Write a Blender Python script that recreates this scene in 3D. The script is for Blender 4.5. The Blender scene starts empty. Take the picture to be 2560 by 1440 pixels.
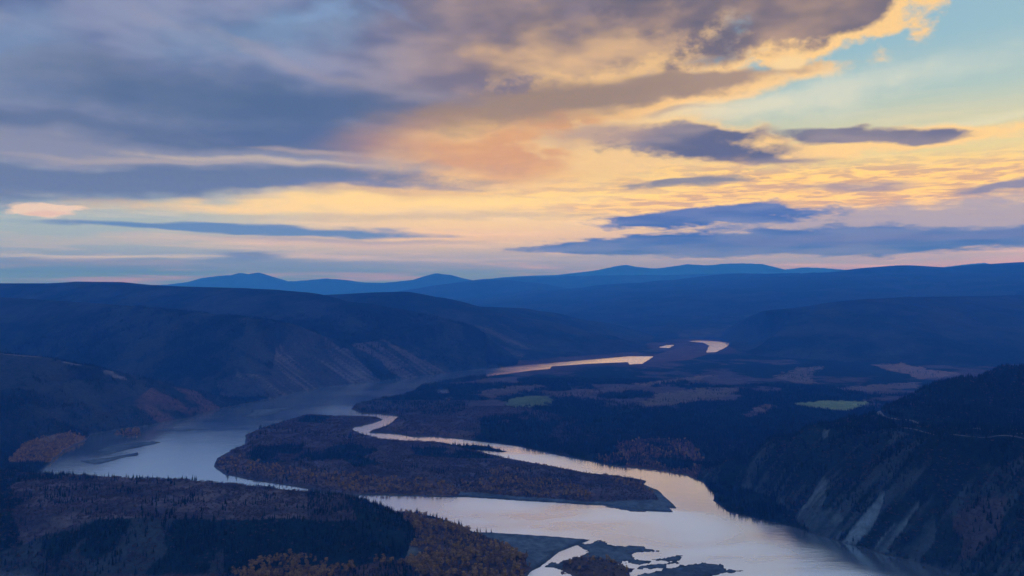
import bpy, math, random
import numpy as np
from mathutils import Vector

# ---------------------------------------------------------------- camera
S = bpy.context.scene
FPX, CX, HY, CAMZ = 1900.0, 1280.0, 705.0, 450.0     # focal length and horizon row in photo pixels, eye height above the river (m)
cd = bpy.data.cameras.new('camera')
cam = bpy.data.objects.new('camera', cd)
S.collection.objects.link(cam)
cd.sensor_width = 36.0
cd.lens = 36.0 * FPX / 2560.0
cd.shift_y = -(720.0 - HY) / 2560.0
cd.clip_start, cd.clip_end = 1.0, 200000.0
cam.location = (0, 0, CAMZ)
cam.rotation_euler = (math.radians(90), 0, 0)
S.camera = cam

def lin(r, g, b):
    f = lambda c: c / 12.92 if c <= 0.04045 else ((c + 0.055) / 1.055) ** 2.4
    return (f(r / 255.0), f(g / 255.0), f(b / 255.0), 1.0)

# ---------------------------------------------------------------- sky (dusk, sun low beyond the frame on the right)
SUN_AZ, SUN_EL = math.radians(50), math.radians(3.0)
W = bpy.data.worlds.new('World'); S.world = W; W.use_nodes = True
nt = W.node_tree
for n in list(nt.nodes): nt.nodes.remove(n)

class G:
    """tiny helper that writes shader nodes as expressions"""
    def __init__(s, tree): s.t = tree
    def new(s, typ, **kw):
        n = s.t.nodes.new(typ)
        for k, v in kw.items(): setattr(n, k, v)
        return n
    def put(s, sock, v):
        if isinstance(v, bpy.types.NodeSocket): s.t.links.new(v, sock)
        else: sock.default_value = v
    def m(s, op, a, b=0.0, c=None, clamp=False):
        n = s.new('ShaderNodeMath', operation=op, use_clamp=clamp)
        s.put(n.inputs[0], a); s.put(n.inputs[1], b)
        if c is not None: s.put(n.inputs[2], c)
        return n.outputs[0]
    def v(s, op, a, b=None, c=None, out=0):
        n = s.new('ShaderNodeVectorMath', operation=op)
        s.put(n.inputs[0], a)
        if b is not None: s.put(n.inputs['Scale'] if op == 'SCALE' else n.inputs[1], b)
        if c is not None: s.put(n.inputs[2], c)
        return n.outputs['Value'] if op in ('LENGTH', 'DOT_PRODUCT', 'DISTANCE') else n.outputs[0]
    def xyz(s, x=0.0, y=0.0, z=0.0):
        n = s.new('ShaderNodeCombineXYZ')
        for i, q in enumerate((x, y, z)): s.put(n.inputs[i], q)
        return n.outputs[0]
    def sep(s, vec):
        n = s.new('ShaderNodeSeparateXYZ'); s.put(n.inputs[0], vec); return n.outputs
    def noise(s, vec, scale, detail=4.0, rough=0.5, dist=0.0, lac=2.0):
        n = s.new('ShaderNodeTexNoise'); n.noise_dimensions = '3D'
        s.put(n.inputs['Vector'], vec)
        for k, q in (('Scale', scale), ('Detail', detail), ('Roughness', rough), ('Distortion', dist), ('Lacunarity', lac)): n.inputs[k].default_value = q
        return n
    def mix(s, f, a, b, mode='MIX'):
        n = s.new('ShaderNodeMix', data_type='RGBA', blend_type=mode)
        s.put(n.inputs[0], f); s.put(n.inputs[6], a); s.put(n.inputs[7], b)
        return n.outputs[2]
    def ramp(s, f, stops, interp='LINEAR'):
        n = s.new('ShaderNodeValToRGB'); cr = n.color_ramp; cr.interpolation = interp
        while len(cr.elements) < len(stops): cr.elements.new(0.5)
        for e, (p, c) in zip(cr.elements, stops): e.position = p; e.color = c
        s.put(n.inputs[0], f)
        return n.outputs[0]
    def rng(s, x, a, b, c=0.0, d=1.0, kind='SMOOTHSTEP'):
        n = s.new('ShaderNodeMapRange', interpolation_type=kind)
        for i, q in enumerate((x, a, b, c, d)): s.put(n.inputs[i], q)
        return n.outputs[0]

g = G(nt)
out = g.new('ShaderNodeOutputWorld')
D = g.new('ShaderNodeTexCoord').outputs['Generated']
dx, dy, dz = g.sep(D)
az = g.m('ARCTAN2', dx, dy)
el = g.m('ARCSINE', dz)
sk = g.m('ADD', g.m('MAXIMUM', dz, 0.0), 0.055)             # cloud layers crowd together towards the horizon
hor = g.v('NORMALIZE', g.xyz(dx, dy, 0.0))
level = g.xyz(dx, dy, 0.0)
rise = g.xyz(0.0, 0.0, g.m('MULTIPLY', g.m('LOGARITHM', sk, math.e), 2.0))
band = g.v('ADD', g.v('SCALE', level, 2.2), rise)
puff = g.v('ADD', g.v('SCALE', level, 3.6), rise)
nb = g.v('SUBTRACT', g.noise(band, 1.9, 3.0, 0.55).outputs['Color'], (0.5, 0.5, 0.5))
nf = g.noise(puff, 6.0, 6.0, 0.62, 0.0).outputs['Fac']
nfc = g.m('SUBTRACT', nf, 0.5)
ns = g.noise(g.v('ADD', band, (5.2, 0.7, 2.1)), 3.4, 3.0, 0.5, 0.0).outputs['Fac']          # soft light and shade inside the clouds
wx, wy, _ = g.sep(nb)
wz = g.m('MULTIPLY', wy, g.m('MULTIPLY', sk, 0.30))
P0 = g.xyz(az, el, 0.0)
Px = g.m('MULTIPLY_ADD', wx, 0.16, az)
Py = g.m('ADD', el, wz)
nst = g.noise(g.v('MULTIPLY', P0, (5.0, 75.0, 1.0)), 1.0, 3.0, 0.6, 0.0).outputs['Fac']
nbig = g.noise(g.v('ADD', band, (3.7, 1.9, 0.0)), 1.1, 3.0, 0.55).outputs['Fac']

def px_dir(px, py):
    x, y, z = (px - CX) / FPX, 1.0, (HY - py) / FPX
    return math.atan2(x, y), math.atan2(z, math.hypot(x, y))

# clear sky: Nishita dusk sky, with the layered colours this dusk shows towards the sunset; unseen blue overhead and behind raised to light the haze
sky = g.new('ShaderNodeTexSky', sky_type='NISHITA'); sky.sun_disc = False
sky.sun_elevation, sky.sun_rotation = SUN_EL, SUN_AZ
sky.altitude, sky.air_density, sky.dust_density, sky.ozone_density = 700.0, 1.0, 1.5, 2.0
nish = g.v('SCALE', sky.outputs[0], 0.15)
eln = g.m('DIVIDE', el, 0.8)
def colramp(stops): return g.ramp(eln, [(max(0.0, (HY - y) / FPX / 0.8), lin(*c)) for y, c in stops])
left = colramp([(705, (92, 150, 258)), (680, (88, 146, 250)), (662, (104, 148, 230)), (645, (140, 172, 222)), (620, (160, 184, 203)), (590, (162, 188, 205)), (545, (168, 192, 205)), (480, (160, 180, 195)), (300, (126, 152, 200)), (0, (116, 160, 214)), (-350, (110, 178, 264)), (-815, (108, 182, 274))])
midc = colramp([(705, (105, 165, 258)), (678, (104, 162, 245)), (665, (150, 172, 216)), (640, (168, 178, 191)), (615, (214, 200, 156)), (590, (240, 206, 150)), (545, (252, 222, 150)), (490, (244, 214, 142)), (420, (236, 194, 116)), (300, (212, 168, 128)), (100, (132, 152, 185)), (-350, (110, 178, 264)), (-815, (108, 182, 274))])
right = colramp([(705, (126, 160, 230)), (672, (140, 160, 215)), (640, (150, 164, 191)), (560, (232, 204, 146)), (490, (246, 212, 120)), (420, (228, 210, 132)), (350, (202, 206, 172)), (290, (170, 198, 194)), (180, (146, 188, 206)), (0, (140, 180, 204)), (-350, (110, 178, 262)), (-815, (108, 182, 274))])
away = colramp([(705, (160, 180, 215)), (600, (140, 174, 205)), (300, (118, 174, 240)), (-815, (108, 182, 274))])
a_l, a_m, a_r = px_dir(250, 600)[0], px_dir(1150, 600)[0], px_dir(2000, 600)[0]
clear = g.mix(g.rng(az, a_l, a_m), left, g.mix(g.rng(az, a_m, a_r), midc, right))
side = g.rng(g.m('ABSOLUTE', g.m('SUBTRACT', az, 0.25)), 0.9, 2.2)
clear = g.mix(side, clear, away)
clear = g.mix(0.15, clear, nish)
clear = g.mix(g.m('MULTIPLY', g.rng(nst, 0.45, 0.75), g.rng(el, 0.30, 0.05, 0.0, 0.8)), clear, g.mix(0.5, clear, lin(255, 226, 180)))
# broken cloud deck over the unseen sky, sunset side brightened to lift the river's reflection
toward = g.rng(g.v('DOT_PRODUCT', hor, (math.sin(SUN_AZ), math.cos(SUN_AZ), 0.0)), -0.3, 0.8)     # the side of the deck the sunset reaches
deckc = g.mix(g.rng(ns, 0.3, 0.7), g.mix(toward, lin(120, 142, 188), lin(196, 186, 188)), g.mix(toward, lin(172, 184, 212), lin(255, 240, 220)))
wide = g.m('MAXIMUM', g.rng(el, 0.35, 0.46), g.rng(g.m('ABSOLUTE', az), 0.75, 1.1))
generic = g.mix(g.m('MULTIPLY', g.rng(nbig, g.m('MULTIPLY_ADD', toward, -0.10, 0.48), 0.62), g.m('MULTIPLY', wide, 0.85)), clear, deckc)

CLOUDS = []
def blob(cx, cy, rx, ry, rot, soft, color, op=1.0, rag=0.9):
    CLOUDS.append((cx, cy, rx, ry, rot, soft, color, op, rag))
# inner colour of the big cloud mass: blue-grey on the left, brown-grey then orange towards the sunset
mass = g.mix(g.rng(az, px_dir(700, 200)[0], px_dir(1250, 200)[0]), g.mix(g.rng(ns, 0.32, 0.68), lin(88, 106, 146), lin(134, 143, 174)), g.mix(g.rng(ns, 0.34, 0.66), lin(122, 114, 124), lin(170, 146, 132)))
massr = g.mix(g.rng(ns, 0.36, 0.66), lin(116, 108, 114), lin(208, 172, 128))
glow = g.mix(g.rng(ns, 0.3, 0.7), lin(222, 164, 92), lin(246, 202, 116))
rip = g.noise(g.v('MULTIPLY', band, (1.0, 1.0, 1.5)), 11.0, 4.0, 0.6, 0.4).outputs['Fac']
ripc = g.mix(g.rng(rip, 0.40, 0.60), lin(206, 166, 122), lin(262, 216, 100))
dark = g.mix(g.rng(ns, 0.38, 0.68), lin(98, 96, 108), lin(168, 142, 122))
bar = g.mix(g.rng(ns, 0.36, 0.64), lin(64, 100, 174), lin(108, 128, 184))
lens = g.mix(g.rng(ns, 0.36, 0.66), lin(84, 94, 122), lin(142, 134, 140))
PALETTE = {'bar': bar, 'dark': dark, 'lens': lens, 'mass': mass, 'massr': massr, 'glow': glow, 'ripc': ripc}
# orange underlight between the mass and the clear strip
blob(1220, 350, 420, 110, 8, 0.80, 'glow', 0.85, 0.30)
blob(1500, 330, 260, 70, 8, 0.80, 'glow', 0.6, 0.40)
# the great mass, upper left
blob(450, 60, 1150, 330, 2, 0.35, 'mass', 0.98, 0.25)
blob(300, 290, 760, 85, 1, 0.50, 'mass', 0.97, 0.30)
blob(1230, 140, 560, 180, 8, 0.60, 'mass', 0.97, 0.20)
blob(1450, 40, 420, 110, 5, 0.60, 'mass', 0.93, 0.35)
blob(1230, 345, 330, 62, 7, 0.85, 'glow', 0.8, 0.3)
# bright windows in it
blob(690, 60, 190, 50, 18, 0.90, (122, 152, 186), 0.55, 1.00)
blob(770, 4, 80, 20, 20, 0.95, (132, 162, 204), 0.4, 1.8)
blob(960, 12, 70, 10, -30, 0.95, (128, 154, 196), 0.35, 1.6)
blob(60, 150, 120, 60, 0, 0.80, (126, 150, 186), 0.6, 0.70)
blob(880, 190, 300, 14, -10, 0.95, (160, 152, 162), 0.45, 1.20)
blob(200, 190, 180, 22, 5, 0.90, (136, 144, 170), 0.6, 0.60)
# shaded belly
blob(560, 250, 420, 60, 2, 0.70, (80, 102, 132), 0.8, 0.40)
blob(250, 330, 520, 34, 0, 0.60, (88, 106, 136), 0.8, 0.40)
# slit and band under the mass
blob(330, 385, 620, 34, 0, 0.50, (134, 140, 162), 0.9, 0.40)
blob(700, 405, 250, 9, -2, 0.95, (214, 196, 168), 0.55, 1.2)
blob(420, 398, 260, 6, 0, 0.90, (176, 166, 164), 0.6, 0.80)
blob(760, 368, 130, 8, -2, 0.95, (190, 172, 160), 0.5, 1.2)
blob(350, 448, 700, 32, 2, 0.40, (98, 116, 148), 0.95, 0.40)
blob(-200, 440, 500, 50, 0, 0.40, (104, 120, 151), 0.95, 0.40)
blob(880, 470, 240, 8, 2, 0.70, (104, 120, 160), 0.7, 0.40)
# gold-edged arms reaching right
blob(1560, 120, 280, 70, 10, 0.33, (234, 193, 126), 0.85, 1.00)
blob(1480, 95, 300, 60, 8, 0.33, 'massr', 0.85, 0.88)
blob(2130, 42, 400, 56, 11, 0.23, (246, 203, 128), 0.95, 1.00)
blob(2090, 24, 350, 48, 10, 0.26, 'dark', 0.95, 0.88)
blob(1950, -60, 420, 80, 6, 0.26, 'dark', 0.95, 0.75)
blob(1760, 235, 320, 32, 8, 0.33, (248, 203, 126), 0.9, 0.88)
blob(1640, 222, 330, 36, 6, 0.33, (162, 139, 118), 0.95, 0.75)
blob(1380, 260, 330, 46, 6, 0.60, (150, 129, 102), 0.9, 0.60)
blob(1990, 138, 50, 22, 0, 0.40, (240, 209, 150), 0.95, 1.00)
blob(1690, 293, 80, 9, 2, 0.60, (182, 151, 124), 0.9, 0.50)
# thin cirrus right of centre
blob(2080, 240, 280, 34, 8, 0.90, (214, 218, 204), 0.5, 1.20)
blob(1800, 300, 260, 26, 6, 0.90, (232, 222, 188), 0.5, 1.20)
blob(2380, 300, 260, 9, 6, 0.90, (226, 222, 192), 0.5, 1.00)
# lens clouds
blob(1690, 372, 320, 52, -3, 0.26, (236, 201, 132), 0.9, 0.75)
blob(1760, 372, 240, 36, -5, 0.26, 'lens', 0.96, 0.75)
blob(1500, 345, 120, 20, 0, 0.60, (172, 149, 134), 0.8, 0.60)
blob(2225, 344, 280, 28, 1, 0.26, (248, 209, 128), 0.95, 0.62)
blob(2170, 336, 200, 20, -2, 0.26, 'lens', 0.96, 0.62)
# gold ripples
blob(2050, 480, 640, 62, 0, 0.60, 'ripc', 0.9, 0.50)
blob(1700, 464, 150, 11, 0, 0.33, (120, 126, 142), 0.9, 0.75)
blob(2130, 478, 120, 10, 0, 0.70, (150, 142, 156), 0.7, 0.60)
blob(2560, 478, 140, 14, 3, 0.33, (124, 128, 160), 0.9, 0.75)
blob(1200, 505, 420, 12, 2, 0.90, (255, 225, 128), 0.7, 0.80)
blob(820, 518, 380, 14, 2, 0.80, (252, 219, 134), 0.85, 0.70)
blob(1150, 545, 420, 10, 1, 0.70, (198, 181, 146), 0.6, 0.70)
# left puff and lens
blob(112, 529, 72, 13, 2, 0.30, (232, 210, 190), 0.9, 1.9)
blob(118, 537, 56, 6, 2, 0.5, (214, 176, 158), 0.5, 1.0)
blob(640, 579, 440, 12, 0, 0.35, (94, 130, 188), 0.95, 0.40)
blob(900, 606, 300, 7, 0, 0.70, (150, 152, 176), 0.7, 0.60)
blob(700, 612, 420, 8, 0, 0.9, (210, 192, 184), 0.5, 0.8)
blob(300, 643, 300, 4, 0, 0.9, (206, 216, 232), 0.7, 1.2)
blob(850, 648, 380, 5, 0, 0.9, (196, 196, 212), 0.6, 1.0)
blob(620, 646, 75, 12, 0, 0.50, (106, 130, 184), 0.9, 0.60)
blob(300, 662, 700, 11, 0, 0.70, (110, 140, 198), 0.7, 0.40)
# dark bank low on the right
blob(2300, 562, 520, 40, 1, 0.33, (156, 156, 180), 0.85, 0.75)
blob(1750, 548, 260, 26, 2, 0.20, 'bar', 0.97, 0.75)
blob(2200, 600, 700, 32, 0.5, 0.20, 'bar', 0.97, 0.62)
blob(1600, 614, 300, 16, 2, 0.23, 'bar', 0.97, 0.62)
blob(2250, 592, 420, 10, 1, 0.80, (112, 122, 172), 0.6, 0.90)
blob(2000, 652, 380, 6, 0, 0.8, (152, 168, 206), 0.6, 0.8)
def clouds_over(base, a0, a1, e0, e1):
    """lay the clouds that reach into one window of the sky over the clear sky (one small node group per window)"""
    tree = bpy.data.node_groups.new('cloud_window', 'ShaderNodeTree')
    for nm, typ in (('Px', 'NodeSocketFloat'), ('Py', 'NodeSocketFloat'), ('Billow', 'NodeSocketFloat'), ('Base', 'NodeSocketColor')) + tuple((k, 'NodeSocketColor') for k in PALETTE):
        tree.interface.new_socket(nm, in_out='INPUT', socket_type=typ)
    tree.interface.new_socket('Color', in_out='OUTPUT', socket_type='NodeSocketColor')
    q = G(tree)
    gi, go = q.new('NodeGroupInput').outputs, q.new('NodeGroupOutput')
    turned = {}
    col = gi['Base']
    for cx, cy, rx, ry, rot, soft, color, op, rag in CLOUDS:
        a, e = px_dir(cx, cy)
        sx, sy = rx / FPX, ry / FPX
        k = 1.0 + soft + rag * 0.45
        th = math.radians(rot)
        c, s_ = math.cos(th), math.sin(th)
        ex = k * math.hypot(sx * c, sy * s_) + 0.05
        ey = k * math.hypot(sx * s_, sy * c) + 0.045 * (max(e, 0) + 0.06) / 0.3
        if a + ex < a0 or a - ex > a1 or e + ey < e0 or e - ey > e1: continue
        if rot not in turned:
            turned[rot] = q.xyz(q.m('MULTIPLY_ADD', gi['Py'], s_, q.m('MULTIPLY', gi['Px'], c)), q.m('MULTIPLY_ADD', gi['Px'], -s_, q.m('MULTIPLY', gi['Py'], c)), 0.0)
        u0, v0 = a * c + e * s_, -a * s_ + e * c
        L = q.v('LENGTH', q.v('MULTIPLY_ADD', turned[rot], (1 / sx, 1 / sy, 0.0), (-u0 / sx, -v0 / sy, 0.0)))
        L = q.m('MULTIPLY_ADD', gi['Billow'], rag * 2.0, L)
        col = q.mix(q.rng(L, 1.0 + soft, 1.0 - soft, 0.0, op), col, gi[color] if isinstance(color, str) else lin(*color))
    q.put(go.inputs[0], col)
    n = g.new('ShaderNodeGroup'); n.node_tree = tree
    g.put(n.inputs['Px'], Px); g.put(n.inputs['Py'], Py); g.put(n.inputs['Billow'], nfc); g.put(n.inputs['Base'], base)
    for k, v in PALETTE.items(): g.put(n.inputs[k], v)
    b = g.new('ShaderNodeBackground'); g.put(b.inputs[0], n.outputs[0]); b.inputs[1].default_value = 1.0
    return b.outputs[0]
def either(test, yes, no):
    n = g.new('ShaderNodeMixShader'); g.put(n.inputs[0], test); g.put(n.inputs[1], no); g.put(n.inputs[2], yes); return n.outputs[0]
AX, ET = 1.05, 0.62
e_cuts = [-0.02, px_dir(1280, 625)[1], px_dir(1280, 530)[1], px_dir(1280, 420)[1], px_dir(1280, 270)[1], ET]
a_cuts = [-AX, px_dir(700, 600)[0], px_dir(1350, 600)[0], px_dir(1850, 600)[0], AX]
def column(k, i0, i1):
    if i1 - i0 == 1: return clouds_over(generic, a_cuts[k], a_cuts[k + 1], e_cuts[i0], e_cuts[i1])
    mid = (i0 + i1) // 2
    return either(g.m('GREATER_THAN', el, e_cuts[mid]), column(k, mid, i1), column(k, i0, mid))
def front(k0, k1):
    if k1 - k0 == 1: return column(k0, 0, len(e_cuts) - 1)
    mid = (k0 + k1) // 2
    return either(g.m('GREATER_THAN', az, a_cuts[mid]), front(mid, k1), front(k0, mid))
inwin = g.m('MULTIPLY', g.m('LESS_THAN', g.m('ABSOLUTE', az), AX), g.m('MULTIPLY', g.m('GREATER_THAN', el, -0.02), g.m('LESS_THAN', el, ET)))
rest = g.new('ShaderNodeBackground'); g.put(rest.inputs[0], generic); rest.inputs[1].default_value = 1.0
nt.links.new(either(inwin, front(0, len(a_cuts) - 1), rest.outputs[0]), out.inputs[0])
W.cycles.sampling_method = 'MANUAL'; W.cycles.sample_map_resolution = 512

# ---------------------------------------------------------------- sun, exposure, sampling
sd_ = bpy.data.lights.new('sun', 'SUN'); sd_.energy = 0.04; sd_.angle = math.radians(12); sd_.color = (1.0, 0.72, 0.45)
sun = bpy.data.objects.new('sun', sd_); S.collection.objects.link(sun)
sun.rotation_euler = Vector((math.sin(SUN_AZ) * math.cos(SUN_EL), math.cos(SUN_AZ) * math.cos(SUN_EL), math.sin(SUN_EL))).to_track_quat('Z', 'Y').to_euler()
vs = S.view_settings
vs.view_transform, vs.look, vs.exposure, vs.gamma, vs.use_curve_mapping = 'Standard', 'None', 0.14, 1.0, False
cy = S.cycles
cy.use_denoising = True
cy.max_bounces, cy.diffuse_bounces, cy.glossy_bounces, cy.volume_bounces, cy.transmission_bounces, cy.transparent_max_bounces = 4, 1, 2, 2, 1, 2

# ---------------------------------------------------------------- helpers
RS = np.random.RandomState(7)
_TAB = RS.rand(512, 512)
def vnoise(x, y, seed=0):
    x = x + seed * 37.17; y = y + seed * 91.73
    xi = np.floor(x).astype(np.int64); yi = np.floor(y).astype(np.int64)
    fx, fy = x - xi, y - yi
    fx = fx * fx * fx * (fx * (fx * 6 - 15) + 10); fy = fy * fy * fy * (fy * (fy * 6 - 15) + 10)
    a, b, c, d = xi & 511, (xi + 1) & 511, yi & 511, (yi + 1) & 511
    return (_TAB[a, c] * (1 - fx) + _TAB[b, c] * fx) * (1 - fy) + (_TAB[a, d] * (1 - fx) + _TAB[b, d] * fx) * fy
def fbm(x, y, scale, octaves=4, seed=0, gain=0.5):
    t = np.zeros_like(x); amp, tot, f = 1.0, 0.0, 1.0 / scale
    for o in range(octaves):
        t += amp * vnoise(x * f, y * f, seed + o * 3); tot += amp; amp *= gain; f *= 2.03
    return t / tot
def sstep(x, a, b):
    t = np.clip((x - a) / (b - a), 0, 1); return t * t * (3 - 2 * t)
def at(px, py, z=0.0):
    """photo pixel -> the point of the place at height z"""
    d = (CAMZ - z) * FPX / (py - HY); return ((px - CX) / FPX * d, d)
def at_depth(px, py, d): return ((px - CX) / FPX * d, d, CAMZ - (py - HY) / FPX * d)
def inside(poly, x, y):
    """which points lie in the polygon (only those in its bounding box are worked out)"""
    res = np.zeros(x.shape, bool)
    pa = np.array(poly)
    k = (x >= pa[:, 0].min()) & (x <= pa[:, 0].max()) & (y >= pa[:, 1].min()) & (y <= pa[:, 1].max())
    x, y = x[k], y[k]
    r = np.zeros(x.shape, bool); n = len(poly)
    for i in range(n):
        x1, y1 = poly[i]; x2, y2 = poly[(i + 1) % n]
        if y1 == y2: continue
        c = ((y1 > y) != (y2 > y)) & (x < (x2 - x1) * (y - y1) / (y2 - y1) + x1)
        r ^= c
    res[k] = r
    return res
def edge_dist(poly, x, y, closed=True):
    d = np.full(x.shape, 1e9); n = len(poly)
    for i in range(n if closed else n - 1):
        x1, y1 = poly[i]; x2, y2 = poly[(i + 1) % n]
        ex, ey = x2 - x1, y2 - y1; L = ex * ex + ey * ey + 1e-9
        t = np.clip(((x - x1) * ex + (y - y1) * ey) / L, 0, 1)
        d = np.minimum(d, np.hypot(x - x1 - t * ex, y - y1 - t * ey))
    return d
def sdist(poly, x, y, reach=1e9):
    pa = np.array(poly); d = np.full(x.shape, float(min(reach, 1e9)))
    k = (x > pa[:, 0].min() - reach) & (x < pa[:, 0].max() + reach) & (y > pa[:, 1].min() - reach) & (y < pa[:, 1].max() + reach)
    d[k] = np.minimum(d[k], edge_dist(poly, x[k], y[k]))
    return np.where(inside(poly, x, y), -d, d)

# ---------------------------------------------------------------- the sheet of ground: a ring grid, fine where it is seen
AZM = math.radians(42.5)
NCF = 1000
az_f = np.linspace(-AZM, AZM, NCF)
az_b = np.linspace(AZM, 2 * math.pi - AZM, 60)[1:-1]
AZ = np.concatenate([az_f, az_b])
RR = np.concatenate([[0.5], np.geomspace(15, 930, 40), np.geomspace(940, 5200, 560)[0:], np.geomspace(5225, 12000, 170), np.geomspace(12150, 28000, 230), np.geomspace(28400, 60000, 24)])
NR, NC = len(RR), len(AZ)
X = RR[:, None] * np.sin(AZ)[None, :]; Y = RR[:, None] * np.cos(AZ)[None, :]
R2 = RR[:, None] * np.ones(NC)[None, :]

# --- water outlines, photo pixels on the river surface
WATER = [
 # the main river: left reach, up the valley, and back along the near bank
 [(60, 1215), (135, 1150), (160, 1125), (215, 1102), (228, 1087), (300, 1073), (380, 1063), (470, 1046), (545, 1024), (668, 998), (800, 969), (900, 957), (1011, 947), (1151, 929), (1292, 915), (1433, 903), (1573, 891), (1634, 891), (1606, 909), (1574, 911), (1570, 905), (1470, 909), (1378, 916), (1373, 922), (1327, 926), (1240, 938), (1116, 955), (1050, 966), (1000, 985), (958, 993), (893, 1010), (880, 1022), (905, 1033), (948, 1035), (1000, 1041), (970, 1063), (922, 1081), (997, 1085), (1030, 1092), (1081, 1091), (1151, 1098), (1222, 1107), (1300, 1117), (1398, 1139), (1538, 1165), (1660, 1177), (1713, 1187), (1755, 1205), (1787, 1233), (1783, 1251), (1818, 1278), (1900, 1299), (1976, 1317), (2099, 1353), (2205, 1384), (2293, 1405), (2381, 1433), (2460, 1470), (2600, 1560), (1330, 1560), (1290, 1470), (1327, 1428), (1348, 1418), (1398, 1380), (1450, 1359), (1475, 1350), (1370, 1342), (1292, 1337), (1222, 1333), (1187, 1332), (1152, 1317), (1099, 1296), (1046, 1284), (958, 1278), (923, 1275), (800, 1262), (600, 1240), (300, 1225)],
 # back channels and ponds of the valley floor
 [(1765, 881), (1774, 864), (1760, 857), (1720, 853), (1750, 851), (1826, 856), (1815, 868), (1790, 880)],
 [(1085, 976), (1120, 972), (1124, 984), (1098, 986)],
 [(1108, 998), (1128, 994), (1134, 999), (1118, 1002)],
 [(1646, 868), (1666, 863), (1686, 862), (1672, 870)],
 [(960, 994), (1010, 975), (1046, 968), (1040, 976), (1000, 990)],
 [(1040, 959), (1100, 951), (1190, 944), (1200, 946), (1120, 955), (1070, 962)],
 [(1000, 1409), (1016, 1400), (1034, 1399), (1024, 1407)],
 [(-120, 1446), (-60, 1428), (60, 1432), (92, 1444), (60, 1470), (-120, 1490)],
]
LANDS = [
 # the long wooded island with its gravel point
 [(535, 1165), (545, 1145), (580, 1125), (612, 1112), (614, 1088), (650, 1072), (740, 1046), (760, 1038), (865, 1041), (940, 1042), (955, 1049), (934, 1058), (885, 1068), (878, 1074), (905, 1085), (955, 1099), (1046, 1103), (1109, 1107), (1160, 1119), (1197, 1128), (1257, 1144), (1362, 1163), (1468, 1183), (1538, 1190), (1591, 1197), (1616, 1203), (1607, 1211), (1644, 1225), (1672, 1250), (1691, 1271), (1670, 1269), (1683, 1280), (1626, 1278), (1570, 1273), (1503, 1263), (1468, 1262), (1398, 1257), (1292, 1251), (1162, 1243), (1100, 1243), (1011, 1239), (905, 1238), (850, 1240), (760, 1220), (640, 1202), (560, 1186)],
 [(1099, 1113), (1180, 1112), (1230, 1117), (1250, 1124), (1264, 1129), (1240, 1132), (1170, 1124)],
 # gravel bars in the near reach
 [(1461, 1366), (1478, 1361), (1503, 1359), (1573, 1363), (1644, 1375), (1620, 1384), (1590, 1388), (1560, 1400), (1530, 1409), (1575, 1412), (1600, 1420), (1580, 1436), (1540, 1452), (1470, 1452), (1405, 1436), (1400, 1419), (1412, 1402), (1440, 1392), (1462, 1384)],
 [(1580, 1406), (1620, 1399), (1652, 1400), (1640, 1407), (1600, 1411)],
 [(1600, 1438), (1660, 1424), (1706, 1408), (1755, 1405), (1808, 1414), (1822, 1421), (1872, 1428), (1800, 1442), (1700, 1460), (1620, 1462)],
 [(1366, 1415), (1378, 1408), (1392, 1412), (1380, 1420)],
 # islets and shoals on the left reach
 [(286, 1086), (305, 1078), (340, 1074), (358, 1078), (352, 1088), (320, 1091)],
 [(610, 1040), (640, 1026), (700, 1019), (735, 1020), (700, 1030), (640, 1046)],
 [(225, 1128), (300, 1112), (380, 1103), (400, 1106), (345, 1120), (270, 1136)],
 [(205, 1152), (300, 1139), (345, 1130), (340, 1138), (280, 1152), (230, 1165)],
 [(380, 1075), (470, 1072), (505, 1076), (450, 1079)],
 [(1640, 1400), (1690, 1390), (1728, 1396), (1690, 1405)],
 [(1556, 1420), (1640, 1410), (1690, 1402), (1705, 1408), (1640, 1422), (1590, 1430)],
 [(1500, 1262), (1560, 1268), (1600, 1276), (1560, 1277), (1510, 1268)],
]
WATER_W = [[at(*p) for p in w] for w in WATER]
LANDS_W = [[at(*p) for p in w] for w in LANDS]
near = (R2 > 700) & (R2 < 7500) & (np.abs(np.arctan2(X, Y)) < AZM + 0.01)
xn, yn = X[near], Y[near]
wob = (fbm(xn, yn, 60, 4, 5) - 0.5) * 14 + (fbm(xn, yn, 14, 3, 6) - 0.5) * 4
shore_n = np.full(xn.shape, 1e9)
for w in WATER_W: shore_n = np.minimum(shore_n, sdist(w, xn, yn, 450))
isl = np.full(xn.shape, -1)
ragged = (fbm(xn, yn, 34, 5, 15, 0.62) - 0.5) * 34
for k, w in enumerate(LANDS_W):
    s_ = sdist(w, xn, yn, 450)
    if k: s_ = s_ + (ragged * 1.5 if k < 6 or k > 10 else ragged * 0.8)
    shore_n = np.maximum(shore_n, -s_)
    isl[s_ < 0] = k
shore_n += wob * np.clip((yn - 600) / 2500, 0.35, 0.8)
shore = np.full(X.shape, 500.0); shore[near] = shore_n            # > 0 on land, < 0 in the water, metres from the bank
island = np.full(X.shape, -1); island[near] = isl

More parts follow.
